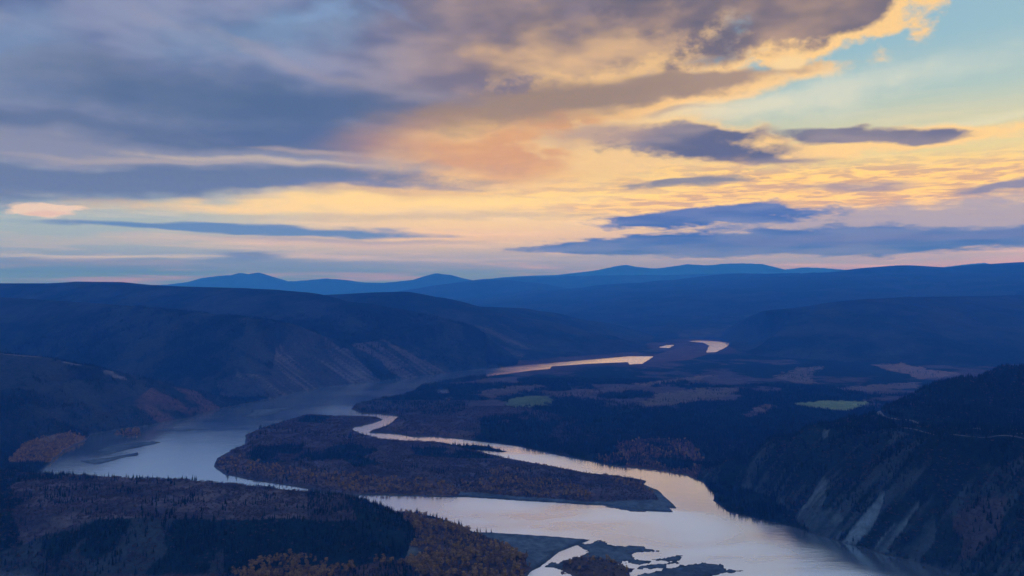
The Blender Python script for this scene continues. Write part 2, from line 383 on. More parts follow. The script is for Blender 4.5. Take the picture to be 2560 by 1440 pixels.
# --- hills: crests traced as points of the place (pixel, distance), falling away at their own slope
def crest(pts): return [at_depth(*p) for p in pts]
RIDGES = {
 'near_spur': (crest([(-900, 850, 2850), (-500, 852, 2650), (-250, 862, 2580), (0, 884, 2500), (98, 892, 2500), (197, 912, 2520), (309, 935, 2550), (369, 944, 2580), (436, 957, 2600), (478, 975, 2640), (510, 994, 2670), (548, 1021, 2700)]), 0.46, 50),
 'scree_spur': (crest([(-900, 725, 5200), (-300, 735, 4700), (0, 743, 4300), (211, 756, 4000), (352, 767, 3800), (492, 781, 3620), (633, 795, 3500), (773, 815, 3450), (820, 833, 3445), (870, 868, 3450), (910, 912, 3465), (942, 951, 3480)]), 0.52, 60),
 'long_ridge': (crest([(-900, 694, 8500), (-300, 702, 6500), (0, 708, 6000), (130, 708, 5900), (195, 704, 5800), (300, 705, 5600), (370, 712, 5400), (450, 716, 5250), (600, 720, 5000), (680, 724, 4800), (750, 730, 4650), (800, 744, 4500), (888, 757, 4400), (976, 770, 4350), (1040, 783, 4300), (1085, 812, 4200), (1120, 852, 4080), (1150, 902, 3950), (1168, 925, 3880)]), 0.30, 150),
 'far_spur': (crest([(700, 742, 6300), (860, 735, 5900), (930, 731, 5650), (1010, 729, 5500), (1080, 742, 5500), (1150, 759, 5500), (1200, 767, 5600)]), 0.27, 120),
 'low_spur': (crest([(1180, 766, 5700), (1240, 768, 6000), (1300, 770, 6400), (1350, 778, 6550), (1400, 791, 6700), (1500, 805, 6900), (1600, 815, 6900), (1660, 828, 6700), (1695, 848, 6300), (1706, 858, 6000)]), 0.21, 90),
 'valley_hill': (crest([(1882, 862, 5800), (1906, 845, 5750), (1976, 803, 5700), (2064, 771, 5700), (2152, 750, 5800), (2258, 743, 6000), (2400, 741, 6300), (2600, 737, 6800), (2900, 722, 7500), (3500, 700, 8000)]), 0.20, 250),
 'right_range': (crest([(1390, 773, 13125), (1468, 751, 13750), (1538, 732, 13750), (1620, 716, 13750), (1700, 705, 13750), (1780, 693, 13750), (1850, 684, 13750), (1920, 684, 13500), (2000, 682, 13250), (2060, 679, 13125), (2130, 674, 12875), (2200, 668, 12625), (2260, 663, 12500), (2310, 671, 12375), (2420, 671, 12125), (2480, 663, 12000), (2560, 655, 11875), (2800, 645, 11625), (3500, 630, 11250)]), 0.088, 250),
 'round_hill': (crest([(1000, 750, 16200), (1080, 735, 15960), (1130, 716, 15840), (1170, 704, 15720), (1220, 697, 15600), (1270, 700, 15600), (1320, 707, 15600), (1400, 722, 15600), (1480, 737, 15600), (1560, 752, 15600)]), 0.16, 300),
 'middle_range': (crest([(1230, 697, 19375), (1300, 692, 19375), (1400, 691, 19375), (1480, 689, 19375), (1560, 688, 19375), (1660, 688, 19375), (1760, 685, 19375), (1850, 682, 19000), (1950, 685, 19000), (2200, 690, 19000)]), 0.16, 300),
 'left_peaks': (crest([(200, 722, 22570), (420, 711, 22570), (470, 705, 22570), (510, 694, 22570), (550, 689, 22570), (585, 687, 22570), (600, 682, 22570), (622, 685, 22570), (645, 681, 22570), (665, 687, 22570), (690, 699, 22570), (730, 703, 22570), (770, 700, 22570), (815, 696, 22570), (860, 699, 22570), (910, 706, 22570), (960, 707, 21960), (1010, 702, 21960), (1060, 696, 21960), (1092, 683, 21960), (1125, 687, 21960), (1155, 695, 21960), (1190, 702, 21960), (1300, 715, 21960)]), 0.28, 30),
 'right_peaks': (crest([(1150, 705, 26230), (1260, 693, 26230), (1330, 689, 26230), (1390, 687, 26230), (1440, 682, 26230), (1500, 674, 26230), (1540, 665, 26230), (1565, 662, 26230), (1600, 668, 26230), (1640, 671, 26230), (1680, 666, 26230), (1720, 660, 26230), (1745, 662, 26230), (1770, 663, 26230), (1810, 659, 26230), (1860, 658, 26230), (1905, 660, 26230), (1935, 667, 26230), (1960, 674, 26230), (2010, 668, 25620), (2060, 670, 25620), (2150, 677, 25620), (2300, 675, 24400), (2420, 660, 23180), (2460, 657, 23180), (2500, 664, 23180), (2700, 672, 23180)]), 0.28, 30),
}
IDS = {}
Z = np.full(X.shape, -50.0); OWN = np.zeros(X.shape, int); SC = np.full(X.shape, 1e9); TC = np.zeros(X.shape)
azg = np.arctan2(X, Y)
for i, (nm, (pts, k, w)) in enumerate(RIDGES.items()):
    IDS[nm] = i + 1
    p = np.array(pts); reach = p[:, 2].max() / k + 600
    bx = (X > p[:, 0].min() - reach) & (X < p[:, 0].max() + reach) & (Y > p[:, 1].min() - reach) & (Y < p[:, 1].max() + reach)
    x, y = X[bx], Y[bx]
    acc = 0.0
    # let the fall lines wander so that spurs carry ribs and gullies
    size = np.clip(p[:, 1].mean() / 4000, 0.6, 4.0)
    d0 = np.full(x.shape, 1e9); h0 = np.full(x.shape, -1e9)
    for j in range(len(p) - 1):
        ex, ey = p[j + 1, 0] - p[j, 0], p[j + 1, 1] - p[j, 1]; L = math.hypot(ex, ey)
        t = np.clip(((x - p[j, 0]) * ex + (y - p[j, 1]) * ey) / (L * L), 0, 1)
        s_ = np.hypot(x - p[j, 0] - t * ex, y - p[j, 1] - t * ey)
        d0 = np.minimum(d0, s_); h0 = np.maximum(h0, p[j, 2] + t * (p[j + 1, 2] - p[j, 2]) - k * (s_ - w))
    sub = np.nonzero(h0 > -60 * size)[0]                           # only ground this ridge can reach
    bi = np.nonzero(bx.ravel())[0][sub]; bx = np.unravel_index(bi, X.shape)
    x, y, d0 = x[sub], y[sub], d0[sub]
    best = np.full(x.shape, -1e9); bs = np.full(x.shape, 1e9); bt = np.zeros(x.shape)
    wxn = (fbm(x, y, 420 * size, 4, 11 + i) - 0.5) * 260 * size; wyn = (fbm(x, y, 420 * size, 4, 31 + i) - 0.5) * 260 * size
    amp = sstep(d0, 0, 700 * size)
    xw, yw = x + wxn * amp, y + wyn * amp
    for j in range(len(p) - 1):
        ex, ey = p[j + 1, 0] - p[j, 0], p[j + 1, 1] - p[j, 1]; L = math.hypot(ex, ey)
        t = np.clip(((xw - p[j, 0]) * ex + (yw - p[j, 1]) * ey) / (L * L), 0, 1)
        s_ = np.hypot(xw - p[j, 0] - t * ex, yw - p[j, 1] - t * ey)
        h = p[j, 2] + t * (p[j + 1, 2] - p[j, 2]) - k * (np.sqrt(s_ * s_ + w * w) - w)
        u = h > best
        best[u] = h[u]; bs[u] = s_[u]; bt[u] = (acc + t * L)[u]
        acc += L
    rib = np.abs(fbm(bt + bs * 0.15, bs * 0.25, 120 * size, 3, 51 + i) - 0.5) * 2
    best -= (0.6 - rib) * np.clip(bs * 0.07, 0, 16 * size) * (best > 0)
    pxv = CX + FPX * x / np.maximum(y, 1.0)                        # where a hill ends against the valley
    if nm == 'long_ridge': best -= np.clip(pxv - 1185, 0, 400) * 1.0
    if nm == 'valley_hill': best -= np.clip(1910 - pxv, 0, 400) ** 1.5 * 0.11
    zz = Z[bx]; u = best > zz
    zz2 = np.where(u, best, zz); Z[bx] = zz2
    o = OWN[bx]; o[u & (best > 6)] = i + 1; OWN[bx] = o
    q = SC[bx]; q[u] = bs[u]; SC[bx] = q
    q = TC[bx]; q[u] = bt[u]; TC[bx] = q

# --- bluff on the right bank with the bench and wooded hill behind it
def mesa(poly, front, noise_amp, seed, wobble=40):
    """a tableland: flat-topped polygon of (x, y, z), falling away at a slope outside"""
    p = np.array(poly)
    bx = (np.abs(X - p[:, 0].mean()) < 2200) & (np.abs(Y - p[:, 1].mean()) < 2200)
    x, y = X[bx], Y[bx]
    s_ = sdist([(a, b) for a, b, c in poly], x + (fbm(x, y, 130, 4, seed) - 0.5) * wobble, y + (fbm(x, y, 130, 4, seed + 9) - 0.5) * wobble)
    wt = 0.0; zz = 0.0
    for a, b, c in poly:
        v = 1.0 / ((x - a) ** 2 + (y - b) ** 2 + 900.0); v = v * v
        wt = wt + v; zz = zz + v * c
    zz = zz / wt
    rib = np.abs(fbm(x - y * 0.5, (x + y) * 0.2, 38, 3, seed + 3) - 0.5) * 2
    out_ = np.maximum(s_, 0)
    h = zz - front * (np.sqrt(out_ ** 2 + 400) - 20) + (fbm(x, y, 90, 4, seed + 5) - 0.5) * noise_amp - (0.5 - rib) * np.clip(out_ * 0.1, 0, 7)
    return bx, h, s_
BLUFF = [at_depth(*p) for p in [(1792, 1232, 1640), (1850, 1150, 1716), (1941, 1098, 1690), (2064, 1060, 1610), (2142, 1074, 1545), (2275, 1079, 1430), (2398, 1096, 1320), (2560, 1106, 1240), (2800, 1116, 1165), (3300, 1100, 1100), (3300, 800, 2300), (2900, 852, 2100), (2560, 914, 2040), (2400, 945, 1980), (2250, 1004, 1836), (2180, 1046, 1680), (1990, 1085, 1760)]]
BENCH = [at(*p, 58) for p in [(-500, 1155), (-200, 1150), (0, 1158), (150, 1165), (280, 1180), (400, 1190), (540, 1191), (700, 1192), (790, 1206), (845, 1236), (870, 1262), (885, 1290), (850, 1296), (740, 1290), (600, 1296), (480, 1298), (300, 1292), (120, 1302), (-100, 1330), (-500, 1360)]]
BENCH = [(a, b, 58.0) for a, b in BENCH]
GOLD = [(a, b, 12.0) for a, b in [at(*p, 12) for p in [(900, 1300), (1000, 1302), (1090, 1320), (1150, 1345), (1230, 1380), (1290, 1405), (1200, 1425), (1000, 1440), (800, 1450), (760, 1400), (860, 1350)]]]
for nm, poly, fr, na, sd0, wob_ in (('bluff', BLUFF, 0.66, 16, 70, 50), ('bench', BENCH, 0.5, 8, 80, 24), ('low_point', GOLD, 0.25, 5, 90, 20)):
    IDS[nm] = len(IDS) + 1
    bx, h, s_ = mesa(poly, fr, na, sd0, wob_)
    zz = Z[bx]; u = h > np.maximum(zz, 0)
    Z[bx] = np.where(u, h, zz)
    o = OWN[bx]; o[u & (h > 4)] = IDS[nm]; OWN[bx] = o
    q = SC[bx]; q[u] = np.maximum(s_, 0)[u]; SC[bx] = q
    q = TC[bx]; q[u] = 0; TC[bx] = q

# --- valley floor, the lookout hill under the eye, the uplands far off
floor = 3.0 + 9 * sstep(shore, 20, 400) * (1 - 0.85 * sstep(R2, 2900, 3700)) + (fbm(X, Y, 160, 4, 3) - 0.5) * 4 * sstep(shore, 0, 120) * (1 - 0.7 * sstep(R2, 2900, 3700)) + 60 * sstep(R2, 9000, 16000) * fbm(X, Y, 3000, 3, 4)
floor = np.where(island == 0, 2.2 + 1.6 * sstep(shore, 4, 40) + (fbm(X, Y, 60, 3, 3) - 0.5) * 1.2, floor)
floor = np.where(island > 0, 0.5 + 0.5 * sstep(shore, 0, 20), floor)
floor = np.where((R2 > 3800) & (R2 < 6500) & (shore < 400), np.minimum(floor, 2.0 + shore * 0.01), floor)
Z = np.maximum(Z, floor)
OWN[Z <= floor + 0.5] = 0
look = 447 - 0.62 * (np.sqrt(R2 ** 2 + 9) - 3) + (fbm(X, Y, 60, 4, 8) - 0.5) * 10 * sstep(R2, 60, 160)
IDS['lookout'] = len(IDS) + 1
u = look > Z; u &= R2 < 930
Z[u] = look[u]; OWN[u] = IDS['lookout']
# banks: the ground meets the water surface (z = 0) along the traced shore
bank = np.where(shore > 0, 0.15 + shore * np.where(island > 0, 0.05, np.where(OWN == IDS['bluff'], 1.1, 0.55) + np.maximum(shore - 250, 0) * 0.004), np.maximum(-3.0, -0.15 + shore * 0.12))
bend = (X / np.maximum(Y, 1) > (1215 - CX) / FPX) & (R2 > 3300) & (R2 < 6600)      # open flats round the far bends
bank = np.where(bend & (shore > 0), 0.15 + shore * 0.03 + (np.maximum(shore - 140, 0) / 300) ** 2 * 230, bank)
nearw = shore < 440
Z = np.where(nearw, np.minimum(Z, bank), Z)
PX = CX + FPX * X / np.maximum(Y, 1e-3); PY = HY - FPX * (Z - CAMZ) / np.maximum(Y, 1e-3)

# ---------------------------------------------------------------- land cover
def inpx(poly, r0=0, r1=1e9): return inside(poly, PX, PY) & (R2 > r0) & (R2 < r1) & (Y > 0)
n_f = fbm(X, Y, 260, 5, 101); n_m = fbm(X, Y, 70, 4, 102); n_s = fbm(X, Y, 18, 3, 103)
FIELDS = {   # name, label, category, polygon in photo pixels, albedo
 'green_field': [("pale green field among dark spruce, below the wooded bluff's far end", 'field', [(1985, 1010), (2020, 1004), (2100, 1001), (2170, 1004), (2178, 1010), (2150, 1018), (2110, 1026), (2060, 1023), (2010, 1018)], (0.104, 0.122, 0.054)),
                 ('olive green field on the valley floor beyond the river island', 'field', [(1262, 1012), (1275, 998), (1310, 991), (1370, 988), (1378, 996), (1372, 1010), (1330, 1018), (1290, 1020)], (0.061, 0.072, 0.032))],
 'meadow': [('long russet meadow strip across the dark forest on the valley floor', 'meadow', [(1585, 960), (1660, 950), (1790, 936), (1794, 941), (1700, 955), (1600, 966)], (0.094, 0.061, 0.047)),
            ('wide brown meadow with pale specks in the forest, valley centre', 'meadow', [(1600, 1005), (1640, 985), (1740, 972), (1835, 968), (1848, 980), (1800, 997), (1700, 1010), (1620, 1018)], (0.076, 0.054, 0.042)),
            ('reddish meadow below the wooded valley hill, with a pale green corner', 'meadow', [(2175, 911), (2260, 907), (2275, 915), (2310, 918), (2320, 926), (2390, 930), (2395, 935), (2340, 945), (2290, 947), (2280, 935), (2230, 929)], (0.119, 0.072, 0.056)),
            ('brown meadow with a pale curving track, valley floor', 'meadow', [(1935, 944), (1990, 921), (2065, 916), (2040, 928), (2030, 943), (2045, 958), (1990, 958)], (0.076, 0.054, 0.045)),
            ('thin brown meadow strip in the forest above the green field', 'meadow', [(2090, 972), (2180, 963), (2300, 955), (2290, 968), (2200, 977), (2120, 979)], (0.079, 0.054, 0.045)),
            ('rust brown clearing in the spruce left of the green field', 'meadow', [(1860, 1040), (1880, 1020), (1920, 1012), (1950, 1014), (1920, 1028), (1880, 1044)], (0.072, 0.047, 0.040)),
            ('brown scrub meadow beside the small ponds', 'meadow', [(1180, 985), (1260, 966), (1360, 962), (1370, 972), (1290, 985), (1220, 995)], (0.061, 0.042, 0.036)),
            ('brown meadow ribbon in forest behind the olive green field', 'meadow', [(1380, 985), (1440, 973), (1560, 968), (1580, 975), (1480, 986), (1400, 996)], (0.065, 0.043, 0.037))]}
GRAVEL = [('gravel_flat', 'blue grey gravel flat between the golden trees and the river', [(1187, 1333), (1292, 1330), (1480, 1345), (1485, 1352), (1450, 1362), (1398, 1383), (1345, 1425), (1310, 1410), (1318, 1390), (1270, 1362), (1225, 1345)]),
          ('gravel_point', 'pale gravel point at the tip of the wooded island', [(1600, 1208), (1650, 1220), (1700, 1275), (1685, 1285), (1490, 1268), (1470, 1255), (1600, 1250), (1648, 1250), (1625, 1225)]),
          ('gravel_spit', 'thin gravel spit along the south shore of the wooded island', [(1150, 1230), (1200, 1231), (1300, 1242), (1420, 1250), (1470, 1255), (1490, 1268), (1290, 1258), (1150, 1246)])]
FOREST = np.array((0.009, 0.018, 0.016)); BRUSH = np.array((0.060, 0.044, 0.046)); STONE = np.array((0.066, 0.078, 0.088))
ALB = np.zeros(X.shape + (3,)); sp = np.zeros(X.shape); go = np.zeros(X.shape); br = np.zeros(X.shape)
def paint(mask, color):
    mask = np.asarray(mask, float); k = np.nonzero(mask)
    ALB[k] += (np.array(color) - ALB[k]) * mask[k][:, None]
# valley floor
woods = sstep(n_f + 0.25 * (n_m - 0.5), 0.40, 0.50)
woods = np.maximum(woods, sstep(PX, 1250, 1500) * sstep(PY, 1000, 1030) * 0.95)
woods = np.where((PX > 880) & (PX < 1200) & (PY > 1000) & (PY < 1095), woods * 0.35, woods)
ALB[:] = BRUSH * (0.8 + 0.5 * n_m[..., None])
paint(woods, FOREST)
sp[:] = woods; br[:] = (1 - woods) * 0.6
faroff = sstep(R2, 3500, 4200) * sstep(n_f + 0.3 * (n_m - 0.5), 0.30, 0.42); paint(faroff * 0.9, FOREST)
russet = inpx([(1480, 1150), (1560, 1100), (1720, 1095), (1760, 1150), (1740, 1200), (1640, 1180)]) & (n_m > 0.45)
paint(russet * 0.8, (0.12, 0.05, 0.035)); sp[russet] *= 0.3; go[russet] = 0.10; br[russet] = 0.7
reddish = inpx([(1580, 905), (1700, 868), (1780, 860), (1790, 880), (1720, 900), (1640, 905), (1480, 915)], 3500)
paint(reddish * 0.7, (0.11, 0.06, 0.06)); sp[reddish] *= 0.2
strip = inpx([(1060, 1095), (1000, 1082), (960, 1072), (990, 1055), (1080, 1062), (1190, 1082), (1180, 1098)]); paint(strip * 0.8, (0.085, 0.052, 0.045)); sp[strip] *= 0.1
openf = (R2 > 3700) & (shore < 260) & (OWN == 0); sp[(R2 > 3500) & (OWN == 0)] = 0.0; paint(openf * 0.7 * sstep(shore, 250, 60), (0.07, 0.042, 0.044))
# wooded hillsides
hill_t = np.clip(0.4 + (n_f - 0.5) * 2.2 + (n_m - 0.5) * 1.2 + (n_s - 0.5) * 0.8, 0, 1)
for nm in ('near_spur', 'scree_spur', 'long_ridge', 'far_spur', 'low_spur', 'valley_hill', 'right_range', 'round_hill', 'middle_range', 'left_peaks', 'right_peaks', 'lookout'):
    m = OWN == IDS[nm]
    t = hill_t
    ALB[m] = FOREST * 0.9 + (np.array((0.034, 0.038, 0.036)) - FOREST * 0.9) * t[m][:, None] * 0.7
    sp[m] = 0.85 * sstep(1 - t[m], 0.15, 0.6); br[m] = 0.15; go[m] = 0
across, along = 0.41 * X + 0.91 * Y, 0.91 * X - 0.41 * Y
streak = fbm(across, along * 0.05, 12, 3, 201, 0.6); streak2 = fbm(across, along * 0.35, 110, 3, 202)
# bare scree on the cut end of the second spur, and on the ends of the spurs behind it
m = (OWN == IDS['scree_spur']) & inpx([(690, 870), (740, 822), (790, 812), (850, 850), (900, 905), (960, 960), (900, 985), (680, 1010), (560, 1010), (540, 955), (600, 930), (680, 940)], 2700, 3700)
f = sstep(streak + 1.0 * (streak2 - 0.5), 0.46, 0.68)
paint(m * (0.12 + 0.55 * f), (0.105, 0.084, 0.082)); sp[m] *= 0.12; br[m] = 0.12
m = (OWN == IDS['long_ridge']) & inpx([(880, 860), (960, 850), (1060, 900), (1120, 935), (960, 960), (900, 930)], 3200, 4600)
paint(m * f * 0.5, (0.12, 0.085, 0.08)); sp[m] *= 0.3
m = (OWN == IDS['far_spur']) & inpx([(1090, 840), (1130, 815), (1260, 810), (1340, 860), (1300, 900), (1180, 880)], 3900, 5600)
paint(m * f * 0.4, (0.11, 0.08, 0.075))
m = (OWN == IDS['low_spur']) & inpx([(1300, 870), (1640, 840), (1690, 862), (1600, 885), (1300, 912)], 3900)
paint(m * 0.15, (0.05, 0.03, 0.035))
# red brush on the toe of the nearest left spur, pale track along its crest
m = (OWN == IDS['near_spur']) & inpx([(330, 1010), (400, 950), (480, 972), (550, 1020), (520, 1040), (400, 1058)], 2000, 3000)
paint(m * sstep(n_m + 0.5 * (n_f - 0.5) + (PX - 470) / 700, 0.35, 0.62) * 0.8, (0.085, 0.048, 0.042)); sp[m] *= 0.2; br[m] = 0.3
m = (OWN == IDS['near_spur']) & (SC < 9) & (PX < 330); paint(m * 0.6, (0.16, 0.13, 0.12)); sp[m] = 0
m = (OWN == IDS['right_range']) & inpx([(1690, 830), (1930, 800), (1940, 830), (1880, 845), (1700, 842)], 5000); paint(m * 0.5 * n_m, (0.10, 0.07, 0.075))
m = (OWN == IDS['valley_hill']) & inpx([(2150, 745), (2560, 740), (2560, 825), (2300, 830)], 4000, 8000); paint(m * 0.3 * n_f, (0.03, 0.02, 0.026))
# wooded bluff on the right bank: spruce above, bare slides below
m = OWN == IDS['bluff']
face = m & (SC > 12) & (PY > 1060)
ALB[m] = FOREST
sp[m] = 0.9; br[m] = 0.05; go[m] = 0
bs_ = fbm(0.97 * Y - 0.2 * X, 0.07 * X, 9, 4, 210, 0.6)
paint(face * (0.04 + 0.55 * sstep(bs_ + 0.9 * (n_m - 0.5), 0.50, 0.70)), (0.062, 0.072, 0.070)); sp[face] = np.where(n_m[face] + 0.3 * (n_f[face] - 0.5) > 0.45, 0.85, 0.15); br[face] = 0.25
SLIDES = [([(2205, 1228), (2192, 1250), (2150, 1300), (2108, 1352), (2140, 1362), (2175, 1325), (2205, 1270), (2216, 1232)], 0.95), ([(2290, 1255), (2255, 1292), (2215, 1335), (2172, 1384), (2212, 1388), (2245, 1340), (2275, 1295), (2300, 1262)], 0.9), ([(2064, 1185), (2040, 1215), (2010, 1260), (1990, 1300), (1998, 1318), (2040, 1320), (2060, 1260), (2070, 1200)], 0.45), ([(1850, 1152), (1815, 1195), (1800, 1225), (1812, 1235), (1840, 1195), (1868, 1160)], 0.4), ([(2000, 1300), (1960, 1318), (2030, 1335), (2100, 1345), (2110, 1300), (2080, 1270)], 0.3), ([(2070, 1050), (2080, 1062), (2070, 1090), (2058, 1100), (2052, 1085)], 0.5), ([(2330, 1280), (2300, 1330), (2250, 1385), (2300, 1400), (2340, 1350)], 0.25), ([(1870, 1200), (1830, 1250), (1850, 1275), (1900, 1240)], 0.25)]
slide = np.zeros(X.shape)
for poly, a in SLIDES:
    q = inside(poly, PX + (n_s - 0.5) * 14, PY + (n_m - 0.5) * 16) & face & (R2 < 2000)
    slide = np.maximum(slide, q * a)
rust = face & inpx([(2260, 1380), (2330, 1330), (2440, 1250), (2520, 1240), (2500, 1330), (2420, 1400), (2330, 1400)]) & (n_m > 0.47)
paint(rust * 0.6, (0.09, 0.05, 0.045)); br[rust] = 0.5
paint(slide * np.clip(0.7 + 1.8 * (bs_ - 0.5), 0.1, 1), (0.135, 0.15, 0.15)); sp[slide > 0.2] *= 0.0; br[slide > 0.2] *= 0.1
# flat-topped bench on the left: scrub on top, spruce on its flanks and rim
m = OWN == IDS['bench']
top = m & (SC < 6)
t = sstep(fbm(X, Y * 2.2, 80, 4, 222), 0.35, 0.62)
ALB[m] = FOREST
sp[m] = 0.85; br[m] = 0.1
ALB[top] = np.array((0.048, 0.037, 0.038)) + t[top][:, None] * np.array((0.055, 0.036, 0.032))
sp[top] = np.where(n_m[top] > 0.66, 0.35, 0.03); br[top] = 0.45
rim = top & ((PY < 1203) | ((PX > 770) & (PY < 1290))); sp[rim] = np.where(rim, 0.30 + 0.5 * ((PX < 250) | ((PX > 560) & (PX < 900))), 0)[rim]
wl = m & ((PX < 40 + (n_m - 0.5) * 120 + np.maximum(0, 1215 - PY) * 2.6)); sp[wl] = 0.9; ALB[wl] = FOREST
flank = m & ~top & (PX < 560) & (PY > 1280) & (n_m > 0.5); paint(flank * 0.5, (0.06, 0.062, 0.06)); sp[flank] *= 0.35; br[flank] = 0.4
# low golden point
m = (OWN == IDS['low_point']) | ((OWN == 0) & inpx([(560, 1470), (600, 1420), (700, 1390), (760, 1385), (880, 1300), (940, 1278), (1050, 1284), (1190, 1333), (1250, 1345), (1330, 1400), (1345, 1425), (1290, 1470)]))
ALB[m] = np.array((0.075, 0.045, 0.032)); go[m] = np.where(n_m[m] > 0.43, 0.55, 0.12); sp[m] = np.where(PX[m] < 960, 0.35, 0.03); br[m] = 0.5
dry = inpx([(880, 1395), (930, 1370), (1010, 1362), (1060, 1375), (1040, 1392), (980, 1402)]) & m
paint(dry * 0.9, (0.105, 0.10, 0.09)); go[dry] = 0; sp[dry] = 0; br[dry] = 0.15
dark = inpx([(840, 1470), (860, 1430), (900, 1420), (980, 1412), (1040, 1425), (1060, 1470)]) & m; sp[dark] = 0.95; go[dark] = 0
grove = inpx([(590, 1450), (650, 1400), (740, 1385), (800, 1405), (900, 1410), (860, 1440)]) ; go[grove] = 0.9; sp[grove] = 0.05; br[grove] = 0.4
grove2 = inpx([(1000, 1412), (1060, 1395), (1180, 1375), (1260, 1375), (1300, 1395), (1250, 1418), (1060, 1425)]) & m; go[grove2] = 0.9; sp[grove2] = 0.02
# river island
m = island == 0
ALB[m] = np.array((0.070, 0.050, 0.052)) * (0.75 + 0.5 * n_m[m])[:, None]
sp[m] = np.where(n_m[m] > 0.60, 0.15, 0.0); br[m] = 0.8; go[m] = 0.0
for poly in ([(600, 1150), (640, 1118), (760, 1112), (900, 1112), (950, 1125), (900, 1145), (720, 1155), (650, 1160)], [(1030, 1122), (1100, 1118), (1190, 1132), (1240, 1146), (1140, 1146), (1040, 1140)], [(740, 1055), (770, 1038), (830, 1042), (800, 1058)], [(860, 1150), (900, 1140), (960, 1160), (890, 1170)]):
    q = m & inpx(poly) & (n_m > 0.36); sp[q] = 0.8; paint(q, FOREST); br[q] = 0.1
for poly, a in (([(1150, 1205), (1280, 1195), (1420, 1205), (1490, 1235), (1470, 1248), (1300, 1240), (1160, 1228)], 0.55), ([(540, 1170), (560, 1140), (620, 1148), (720, 1172), (900, 1188), (1100, 1205), (1160, 1225), (1140, 1240), (900, 1234), (700, 1195)], 0.30), ([(1520, 1195), (1600, 1205), (1650, 1240), (1600, 1225), (1540, 1208)], 0.6), ([(1200, 1180), (1260, 1165), (1320, 1180), (1280, 1200)], 0.18)):
    q = m & inpx(poly); go[q] = a * 0.6 * (0.3 + 1.2 * n_m[q]); paint(q * 0.6, (0.13, 0.07, 0.038))
rim = m & (shore < 12); br[rim] = 0.5
# gold groves on the left reach
grove3 = inpx([(20, 1155), (50, 1120), (110, 1092), (180, 1080), (216, 1090), (214, 1104), (165, 1125), (132, 1155)], 1700, 2500) & (island < 0) & (shore > 0)
paint(grove3, (0.16, 0.085, 0.04)); go[grove3] = 0.75; sp[grove3] = 0.0; br[grove3] = 0.4
q = island == 6; go[q] = 0.7; paint(q, (0.14, 0.07, 0.04))
q = (island == 2) & inpx([(1400, 1440), (1410, 1402), (1450, 1390), (1520, 1398), (1590, 1418), (1570, 1440), (1480, 1455)]); go_bar = q
gravel = (island >= 3) & (island != 6) | ((island == 2) & ~q)
CLS = np.array(OWN)                      # which object each corner of the sheet belongs to
NAMES = {}
nxt = 40
for k, (nm, lab, poly) in enumerate(GRAVEL):
    q2 = inside(poly, PX + (n_s - 0.5) * 6, PY + (n_m - 0.5) * 4) & (shore > 0) & (R2 < 2400)
    gravel |= q2; CLS[q2] = nxt; NAMES[nxt] = (nm, lab, 'gravel'); nxt += 1
gravel |= (shore > 0) & (shore < 2.5) & (R2 < 3000) & (island <= 0) & (PX < 1760)
wet = 0.62 + 0.38 * sstep(shore, 1.0, 9.0)
ALB[gravel] = STONE * (wet * (0.7 + 0.7 * n_s + 0.6 * (n_m - 0.5)))[gravel][:, None]; sp[gravel] = go[gravel] = br[gravel] = 0
ALB[go_bar] = (0.075, 0.05, 0.035); br[go_bar] = 0.9; go[go_bar] = 0.10; sp[go_bar] = 0
bed = shore <= 0; ALB[bed] = (0.05, 0.05, 0.045); sp[bed] = go[bed] = br[bed] = 0
for nm, items in FIELDS.items():
    for lab, cat, poly, c in items:
        q2 = inside(poly, PX + (n_s - 0.5) * 30 + (n_m - 0.5) * 26, PY + (n_m - 0.5) * 5 + (n_s - 0.5) * 7) & (R2 > 2300) & (R2 < 7000) & (OWN != IDS['bluff']) & (shore > 0)
        CLS[q2] = nxt; NAMES[nxt] = (nm, lab, cat); nxt += 1
        ALB[q2] = np.array(c) * (0.80 + 0.40 * n_m[q2] + 0.50 * n_s[q2])[:, None]; sp[q2] = 0.0 if nm == 'green_field' else 0.10 * (n_m[q2] > 0.5); go[q2] = 0; br[q2] = 0.02 if nm == 'green_field' else 0.25
ISLES = {0: ('river_island', 'long brushy island with dark spruce clumps splitting the river', 'island'), 1: ('river_islet', 'narrow brown islet in the bright side channel', 'island'), 2: ('river_bar', 'near gravel bar carrying a thicket of rusty willow brush', 'gravel bar'), 3: ('river_bar', 'sliver of gravel between two threads of shallow water', 'gravel bar'), 4: ('river_bar', 'pointed bare gravel bar nearest the lower picture edge in midstream', 'gravel bar'), 5: ('river_bar', 'tiny gravel heap in the mouth of the shallow side stream', 'gravel bar'), 6: ('river_islet', 'small islet with orange brush on the blue left reach', 'island'), 7: ('river_bar', 'mud shoal below the scree slope, far along the left reach', 'gravel bar'), 8: ('river_bar', 'long low shoal below the small orange islet', 'gravel bar'), 9: ('river_bar', 'low shoal beside the golden grove on the left reach', 'gravel bar'), 10: ('river_bar', 'thin dark shoal behind the orange islet on the left reach', 'gravel bar'), 11: ('river_bar', 'outermost low gravel sliver off the near bars, towards midstream', 'gravel bar'), 12: ('river_bar', 'long thin gravel strip between the two near bars', 'gravel bar'), 13: ('river_bar', 'broken gravel streak just off the tip of the wooded island', 'gravel bar')}
for k, v in ISLES.items():
    q2 = (island == k) & (shore > -3) & (CLS < 40); CLS[q2] = 60 + k; NAMES[60 + k] = v
NAMES[0] = ('ground', 'wide valley floor of forest and brown scrub around the river', 'ground')
